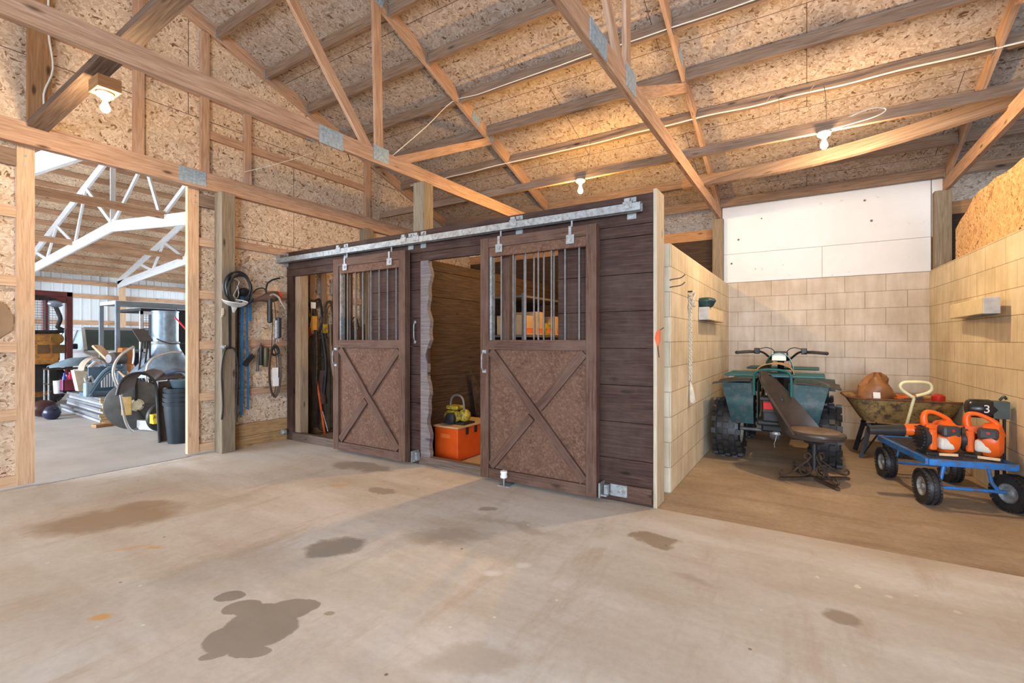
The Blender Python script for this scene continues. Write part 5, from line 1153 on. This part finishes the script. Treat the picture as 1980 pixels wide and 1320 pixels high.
# small black engine
t=thing('small_black_engine','pair of glossy black round engine parts on the workshop floor by the sheets','engine',(-9.5,2.35,0))
p=at(84,806,z=0); q_=at(100,810,z=0)
g=MB(); g.ball(p+Vector((0,0,.14)),.17,1,1.1,.8); g.build('housing',plain('dark_red_black',(.05,.02,.02),.3),t,True)
g=MB(); g.ball(q_+Vector((0,0,.10)),.115,1,1,1); g.build('flywheel_cover',plain('blue_black',(.02,.025,.06),.2),t,True)
g=MB(); g.bar(p+Vector((0,-.1,.16)),p+Vector((.02,.13,.20)),.12,.05); g.build('finned_head',DARKM,t)
# arched blue crate on the stack
t=thing('arched_blue_crate','blue grey plastic case with arched opening and slotted grille lying on the sheet stack','crate',(-9.4,3.0,ZT))
BC=plain('slate_blue_plastic',(.10,.17,.24),.4,0,.25,5)
X=-9.42; yA,yB=V(163,760,X).y,V(240,760,X).y; z0=ZT; z1=.86
arc=[(yA+.03+ (yB-yA-.06)*i/12, z0+.06+(z1-z0-.10)*math.sin(min(1,(i/12)*1.45)*math.pi/2)) for i in range(13)]
g=MB(); g.tube([(X+.1,y,z) for y,z in arc]+[(X+.1,yB-.02,z0+.03)],.03,8); g.tube([(X+.12,y-.0,z-.05) for y,z in arc],.016,8); g.build('arch_rim',BC,t,True)
g=MB(); g.box(X-.22,X+.10,yA,yB,z0,z0+.055); g.box(X-.22,X+.10,yB-.05,yB,z0,z1); g.box(X-.24,X+.02,yA+.25,yB,z1-.02,z1); g.box(X-.22,X-.19,yA+.1,yB,z0,z1-.04); g.build('case_shell',BC,t,bev=.008)
g=MB()
for i in range(9): y=yA+.22+i*.033; g.box(X-.05,X-.04,y,y+.016,z0+.12,z0+.34)
g.build('grille',PAPER,t)
g=MB(); g.box(X+.0,X+.12,yA-.02,yA+.07,z0,z0+.22); g.build('end_block',LBLUE,t,bev=.02)
# maroon caddy with bottles
t=thing('tool_caddy','maroon tool caddy on the sheet stack filled with bottles and brushes','caddy',(-10.1,2.9,ZT))
X=-10.60; yA,yB=V(118,750,X).y+.03,V(150,750,X).y+.03
CDM=plain('maroon_plastic',(.18,.03,.05),.5)
g=MB(); g.box(X-.18,X,yA,yB,ZT,ZT+.015); g.box(X-.01,X,yA,yB,ZT,ZT+.20); g.box(X-.19,X-.18,yA,yB,ZT,ZT+.20); g.box(X-.18,X,yA,yA+.01,ZT,ZT+.2); g.box(X-.18,X,yB-.01,yB,ZT,ZT+.2); g.build('tray',CDM,t)
for i,(f,cc,h) in enumerate(((.12,(.02,.05,.4),.30),(.3,(.8,.8,.8),.26),(.45,(.7,.02,.12),.31),(.6,(.7,.05,.10),.30),(.75,(.75,.55,.05),.26),(.9,(.5,.45,.15),.28))):
    y=yA+(yB-yA)*f; g=MB(); g.lathe([(.02,0),(.03,.005),(.03,h*.75),(.014,h*.85),(.014,h)],(X-.05-.06*(i%2),y,ZT+.017),n=12); tag(g.build('bottle',plain('bottle%d'%i,cc,.35),None,True),'%s bottle standing in the maroon caddy'%['blue','white','crimson','dark red','yellow','olive'][i],'bottle','bottles in the caddy')
g=MB(); X=-11.05; a=V(98,758,X); g.lathe([(.055,0),(.06,.005),(.072,.215),(.076,.22),(.068,.225),(.056,.01)],(X,a.y+.10,ZT-.06),n=20); tag(g.build('white_tub',plain('white_tub_plastic',(.62,.66,.72),.4),None,True),'white plastic tub beside the maroon caddy','tub')
# cream chute
g=MB(); X=-9.9; a,b,c_,d=V(143,716,X),V(170,718,X),V(160,756,X),V(152,756,X); g.prism([a,b,c_,d],(-.15,0,0)); tag(g.build('cream_tray',plain('cream_bin',(.62,.58,.45),.5)),'cream tapered bin leaning between the caddy and the blue case','bin')
g=MB(); g.tube([V(u,v,-9.6) for u,v in((182,742),(176,728),(168,738),(165,730))],.02,8); g.tube([V(u,v,-9.9) for u,v in((172,712),(180,704),(186,700),(196,705))],.03,8); tag(g.build('grey_pipe_elbow',plain('grey_pvc',(.45,.45,.44),.5),None,True),'grey pipe elbow lying over the blue case','pipe')
# low stand holding the grey-blue fairing
t=thing('metal_stand','thin metal stand carrying the pale blue fairing','stand',(-10.6,2.9,0))
for (u,v) in((90,0),(172,0)):
    for dx in(-.12,.12):
        y=V(u,700,-11.62).y; g=MB(); g.cyl((-11.62+dx,y,0),(-11.62+dx,y,.71),.014); g.build('leg',STEEL,t,True)
ya,yb_=V(88,700,-11.62).y,V(176,700,-11.62).y
g=MB(); g.box(-11.78,-11.46,ya,yb_,.71,.735); g.box(-11.78,-11.46,ya,yb_,.45,.465); g.build('shelf',RUST,t)
g=MB()
def hull(u,v):
    w_=.20*math.sin(math.pi*min(1,.08+u*1.05))**.5 if u<.95 else .12
    return (-11.62+w_*.7*math.cos(math.pi*v),ya+.03+(yb_-ya)*u*.98,.745+ .15*math.sin(math.pi*v)*min(1,.25+u*1.6)+.04*u)
g.grid(hull,16,12,.012); fr_=tag(g.build('pale_blue_fairing',LBLUE,None,True),'long pale blue moulded fairing lying on the metal stand','fairing')
g=MB(); g.box(-11.472,-11.468,ya+.55,ya+.9,.80,.812); g.build('strip',BLKPL,fr_)
g=MB(); y=V(100,690,-10.7).y
# loader
t=thing('skid_loader','orange yellow compact loader with maroon cage and mesh side window','loader',(-12.2,2.2,0))
X0,X1=-13.3,-11.9; ya,yb_=1.1,V(141,640,-11.9).y
YB2=plain('ochre_paint',(.45,.20,.04),.5,0,.25,5,dirt=(.2,.1,.04))
g=MB(); g.box(X0,X1,ya,yb_-.18,.86,1.38); g.box(X0,X1+.02,ya,yb_-.2,.80,.92); g.build('body',YB2,t,bev=.02)
g=MB(); 
for (a,b) in((V(72,675,-11.9).y,V(95,675,-11.9).y),(V(101,672,-11.9).y,V(126,675,-11.9).y)): g.box(X1,X1+.012,a,b,1.0,1.16)
g.build('vents',plain('vent_dark',(.12,.07,.03),.6),t)
g=MB(); g.lathe([(.07,0),(.095,.0),(.10,.012),(.095,.02),(.07,.02)],(X1,V(110,650,-11.9).y,1.27),(1,0,0),20); g.build('cap_ring',plain('ochre_dark',(.22,.11,.02),.5),t,True)
g=MB()
for x in(X1-.04,X0):
    g.box(x-.05,x+.05,yb_-.10,yb_,.5,2.16); g.box(x-.05,x+.05,ya,ya+.1,.5,2.16); g.box(x-.05,x+.05,ya,yb_,2.06,2.16)
g.box(X0,X1,yb_-.1,yb_,2.08,2.16); g.box(X0,X1,ya,ya+.1,2.08,2.16); g.box(X1-.06,X1+.02,yb_-.32,yb_-.1,1.95,2.06)
g.build('cage_frame',MAROON,t,bev=.015)
g=MB(); g.tube([(X1,ya+.2,2.02),(X1,yb_-.38,2.02),(X1,yb_-.28,1.95),(X1,yb_-.22,1.8),(X1,yb_-.18,1.65),(X1,yb_-.22,1.5),(X1,yb_-.26,1.40),(X1,ya+.2,1.40)],.035,8); g.build('window_frame',DARKM,t,True)
g=MB()
for i in range(26): y=yb_-.24-i*.05; g.cyl((X1,y,1.40),(X1,y,2.0),.0035,n=4)
for i in range(13): z=1.42+i*.047; g.cyl((X1,ya+.2,z),(X1,yb_-.22,z),.0035,n=4)
g.build('window_mesh',MESHM,t)
g=MB(); y=V(105,580,-11.9).y; g.lathe([(.02,0),(.1,.0),(.11,.05),(.08,.09),(.03,.1)],(X1+.02,y,1.93),(1,0,-.3),18,sx=1,sy=.6); g.build('work_lamp',plain('lamp_grey',(.25,.3,.4),.3,.4),t,True)
g=MB(); g.bar((X1-.3,ya+.4,1.4),(X1-.3,ya+1.15,1.44),.5,.08); g.bar((X1-.3,ya+.75,1.45),(X1-.3,ya+.55,1.75),.45,.08,(1,0,0)); g.build('seat',BLKPL,t,bev=.02)
for x in(X1-.25,X0+.2):
    for y in(ya+.5,yb_-.45): tire(t,(x,y,.42),.42,.28,(1,0,0) if 0 else (1,0,0),'wheel',5,16,YB2)
g=MB(); g.box(X0+.1,X1-.1,ya+.1,yb_-.2,.3,.8); g.build('undercarriage',BLKPL,t)
g=MB(); g.tube([(X1+.05,yb_-.9,1.02),(X1+.1,yb_-.8,.9),(X1+.12,yb_-.75,.75),(X1+.05,yb_-.6,.6)],.012,6); g.build('hose',STEEL,t,True)
# pickup
t=thing('pickup_truck','grey pickup truck seen from its front corner behind the clutter','pickup truck',(-14.5,4.7,0))
yL,yR=3.72,5.42; XF=-12.2
def body(pts,ya,yb,inset=0): return [[(x,ya,z) for x,z in pts],[(x,yb,z) for x,z in pts]]
g=MB(); pf=[(XF,.45),(XF+.02,.80),(XF-.15,.93),(XF-1.15,1.03),(-17.2,1.03),(-17.2,.40),(XF-.2,.35)]
g.ring([[(x,yL+.06,z) for x,z in pf],[(x,yL,z if z<.9 else z-.06) for x,z in pf],[(x,yR,z if z<.9 else z-.06) for x,z in pf],[(x,yR-.06,z) for x,z in pf]],True,True); g.build('body',GREYP,t,False,.02)
cab=[(XF-1.05,1.02),(XF-1.75,1.50),(XF-1.95,1.53),(XF-3.0,1.52),(XF-3.25,1.02)]
g=MB(); ins=.16
def cp(i,y,s): x,z=cab[i]; return Vector((x,y+(s*ins*(z-1.02)/.5),z))
for s_,y in((1,yL+.05),(-1,yR-.05)):
    P=[cp(i,y,s_) for i in range(5)]
    for a,b in((0,1),(1,3),(3,4)): g.bar(P[a],P[b],.06,.06)
    g.bar((XF-2.05,y,1.02),(XF-2.1,y+s_*ins,1.5),.05,.05)
g.bar(cp(1,yL+.05,1),cp(1,yR-.05,-1),.06,.05); g.build('cab_pillars',GREYP,t)
g=MB(); P=[cp(1,yL+.05,1),cp(1,yR-.05,-1),cp(3,yR-.05,-1),cp(3,yL+.05,1)]; g.prism([p+Vector((0,0,.0)) for p in P],(0,0,.05)); g.build('roof',GREYP,t,bev=.02)
m=NT('tinted_glass',.08); m.col((.02,.06,.07)); m.b.inputs['Specular IOR Level'].default_value=.8; TG=m.m
g=MB(); g.prism([cp(0,yL+.07,1),cp(0,yR-.07,-1),cp(1,yR-.05,-1),cp(1,yL+.05,1)],(-.012,0,-.0)); g.build('windscreen',TG,t)
for s_,y in((1,yL+.06),(-1,yR-.06)):
    g=MB(); g.prism([cp(0,y,s_)+Vector((-.1,0,0)),cp(1,y,s_)+Vector((0,0,-.02)),cp(3,y,s_)+Vector((0,0,-.02)),cp(4,y,s_)],(0,.01*s_,0)); g.build('side_window',plain('pale_glass',(.35,.45,.5),.08,0,.1),t)
    g=MB(); g.box(XF-1.35,XF-1.2,y-.14*s_-.05,y-.14*s_+.05,1.05,1.17); g.build('mirror',BLKPL,t,bev=.02)
for x in(XF-.75,XF-3.9):
    for y in(yL+.08,yR-.08): tire(t,(x,y,.34),.34,.2,(0,1,0),'wheel',3,20)
for y in(yL+.2,yR-.2):
    g=MB(); g.box(XF-.01,XF+.03,y-.14,y+.14,.62,.76); g.build('headlight',WHITEP,t,bev=.01)
g=MB(); g.box(XF+.0,XF+.06,yL-.0,yR,.38,.52); g.build('bumper',CHR,t,bev=.02)
# steel tube frame
t=thing('steel_tube_frame','tall pale blue grey square tube frame standing before the pickup','frame',(-10.2,3.7,0))
STF=plain('primed_tube',(.22,.28,.34),.4,.4,.2,5)
ya,yb_=3.20,4.75
g=MB()
for x in(-9.8,-10.5): g.box(x-.028,x+.028,ya-.0285,yb_,1.85,1.905)
g.build('top_rail',STF,t)
g=MB(); g.box(-10.47,-9.83,ya-.028,ya+.028,1.851,1.904); g.box(-10.47,-9.83,yb_-.056,yb_,1.851,1.904); g.build('cross_rail',WHITEW,t)
for x in(-9.8,-10.5):
    for y in(ya,yb_-.028): g=MB(); g.box(x-.028,x+.028,y-.028,y+.028,0,1.849); g.build('upright',STF,t)
# cab with grille door
t=thing('machine_cab','black machine cab with pale framed window behind the galvanised hopper','cab',(-11.2,4.5,0))
ya,yb_=3.86,5.4; X1,X0=-10.75,-11.9
g=MB(); g.box(X0,X1,ya+.56,yb_,.5,1.82); g.box(X0,X1-.6,ya,yb_,.4,1.0); g.box(X0,X1,ya,yb_,1.80,1.86); g.build('cab_shell',plain('black_cab',(.022,.025,.035),.35),t,bev=.02)
g=MB(); g.box(X1-.05,X1,ya,ya+.05,.5,1.8); g.box(X1-.05,X1,ya+.37,ya+.42,.5,1.8); g.box(X1-.05,X1,ya,ya+.42,1.74,1.8); g.box(X1-.05,X1,ya,ya+.42,1.02,1.08); g.build('window_frame',plain('pale_frame',(.6,.63,.68),.4),t)
g=MB()
for i in range(8): y=ya+.06+i*.042; g.cyl((X1-.02,y,1.08),(X1-.02,y,1.74),.003,n=4)
for i in range(14): z=1.1+i*.047; g.cyl((X1-.02,ya+.05,z),(X1-.02,ya+.37,z),.003,n=4)
g.build('window_mesh',MESHM,t)
g=MB(); g.box(X1,X1+.04,ya+.44,ya+.56,.8,1.8); g.box(X1,X1+.03,ya+.0,ya+.56,.5,1.0); g.build('pale_panel',plain('pale_blue_panel',(.40,.50,.60),.4),t)
g=MB(); g.box(X1,X1+.03,yb_-.42,yb_-.30,1.1,1.45); g.build('sticker',PAPER,t)
g=MB(); g.cyl(V(338,613,-8.3),V(372,650,-8.1),.012); tag(g.build('red_rod',plain('bright_red',(.7,.02,.03),.4),None,True),'bright red rod slanting across the black machine cab','rod')
g=MB(); g.tube([V(303,655,-8.25),V(330,664,-8.3),V(368,663,-8.2)],.008,6); tag(g.build('thin_rail',DARKM),'thin dark rail crossing in front of the galvanised hopper','rail')
# orange machine, motor, tan arch, board, case, sign
t=thing('orange_compressor','orange brown machine with grey motor behind the chrome handles','machine',(-9.6,3.5,0))
X=-9.55; ya=V(232,690,X).y; yb_=V(263,690,X).y
g=MB(); g.box(X-.3,X,ya,yb_,.0,.62); g.lathe([(.1,0),(.14,.02),(.14,.2),(.10,.24)],(X-.15,(ya+yb_)/2,.62),(0,0,1),18); g.box(X-.25,X-.05,ya+.04,yb_-.02,.62,1.12); g.build('housing',plain('orange_brown',(.50,.19,.05),.5),t,bev=.02)
g=MB(); g.lathe([(.05,0),(.10,.01),(.105,.2),(.07,.24)],(X+.02,ya+.05,.95),(.3,-1,0),18); g.build('motor',plain('grey_motor',(.13,.12,.12),.45,.3),t,True)
g=MB(); a,b=V(214,661,-9.9),V(238,690,-9.9); g.lathe([(.07,0),(.09,.24),(.095,.25),(.085,.25)],(-9.95,(a.y+b.y)/2,.80),n=18); g.cyl((-9.95,(a.y+b.y)/2,0),(-9.95,(a.y+b.y)/2,.8),.06)
tag(g.build('white_pail',WHITEP,None,True),'white pail on a stand by the tall tube frame','pail')
g=MB(); a,b=V(186,668,-9.75),V(262,742,-9.2); b.z=max(b.z,.45); g.bar(a,b,.15,.03); tag(g.build('leaning_plank',PINEL),'pale plank leaning down over the sheet stack','plank')
g=MB(); c0=V(184,700,-10.1)
g.grid(lambda u,v:(c0.x+.28*(v-.5),c0.y-.17*math.cos(math.pi*u),c0.z-.13+.20*math.sin(math.pi*u)+.25*(.5-v)*0),14,3,.015); g.cyl((c0.x,c0.y+.15,0),(c0.x,c0.y+.15,c0.z-.12),.02)
tag(g.build('tan_wheel_arch',plain('tan_plastic',(.36,.30,.24),.6),None,True),'tan plastic wheel arch behind the blue case','wheel arch')
t=thing('grey_tool_case','low grey white metal case on the workshop floor beside the disc','case',(-7.5,3.1,0))
a,b=at(272,832,z=0),at(318,836,z=0)
g=MB(); d=(b-a); n_=Vector((-.4,.0,0)); g.obox((a+b)/2+Vector((-.22,0,.07)),d/2,Vector((.2,0,0)),Vector((0,0,.065))); g.build('case_body',plain('grey_white_case',(.50,.52,.50),.4,.2),t,bev=.01)
sg=thing('yellow_sign','small yellow sign plate with black letters above the grey case','sign',(-7.2,2.95,.2))
X=-7.30; a,b=V(297,813,X),V(318,800,X); SY=plain('sign_yellow',(.85,.62,.02),.5,0,.03)
g=MB(); g.box(X-.006,X,a.y-.01,b.y+.03,a.z,b.z+.01); g.box(X-.2,X-.006,a.y,b.y,.14,b.z); g.build('sign_plate',SY,sg)
text('ACCUF',.062,Vector((X+.002,(a.y+b.y)/2+.01,(a.z+b.z)/2+.005))-Vector((-7.2,2.95,.2)),(math.pi/2,0,math.pi/2),BLKPL,sg,'lettering',.001,.75)
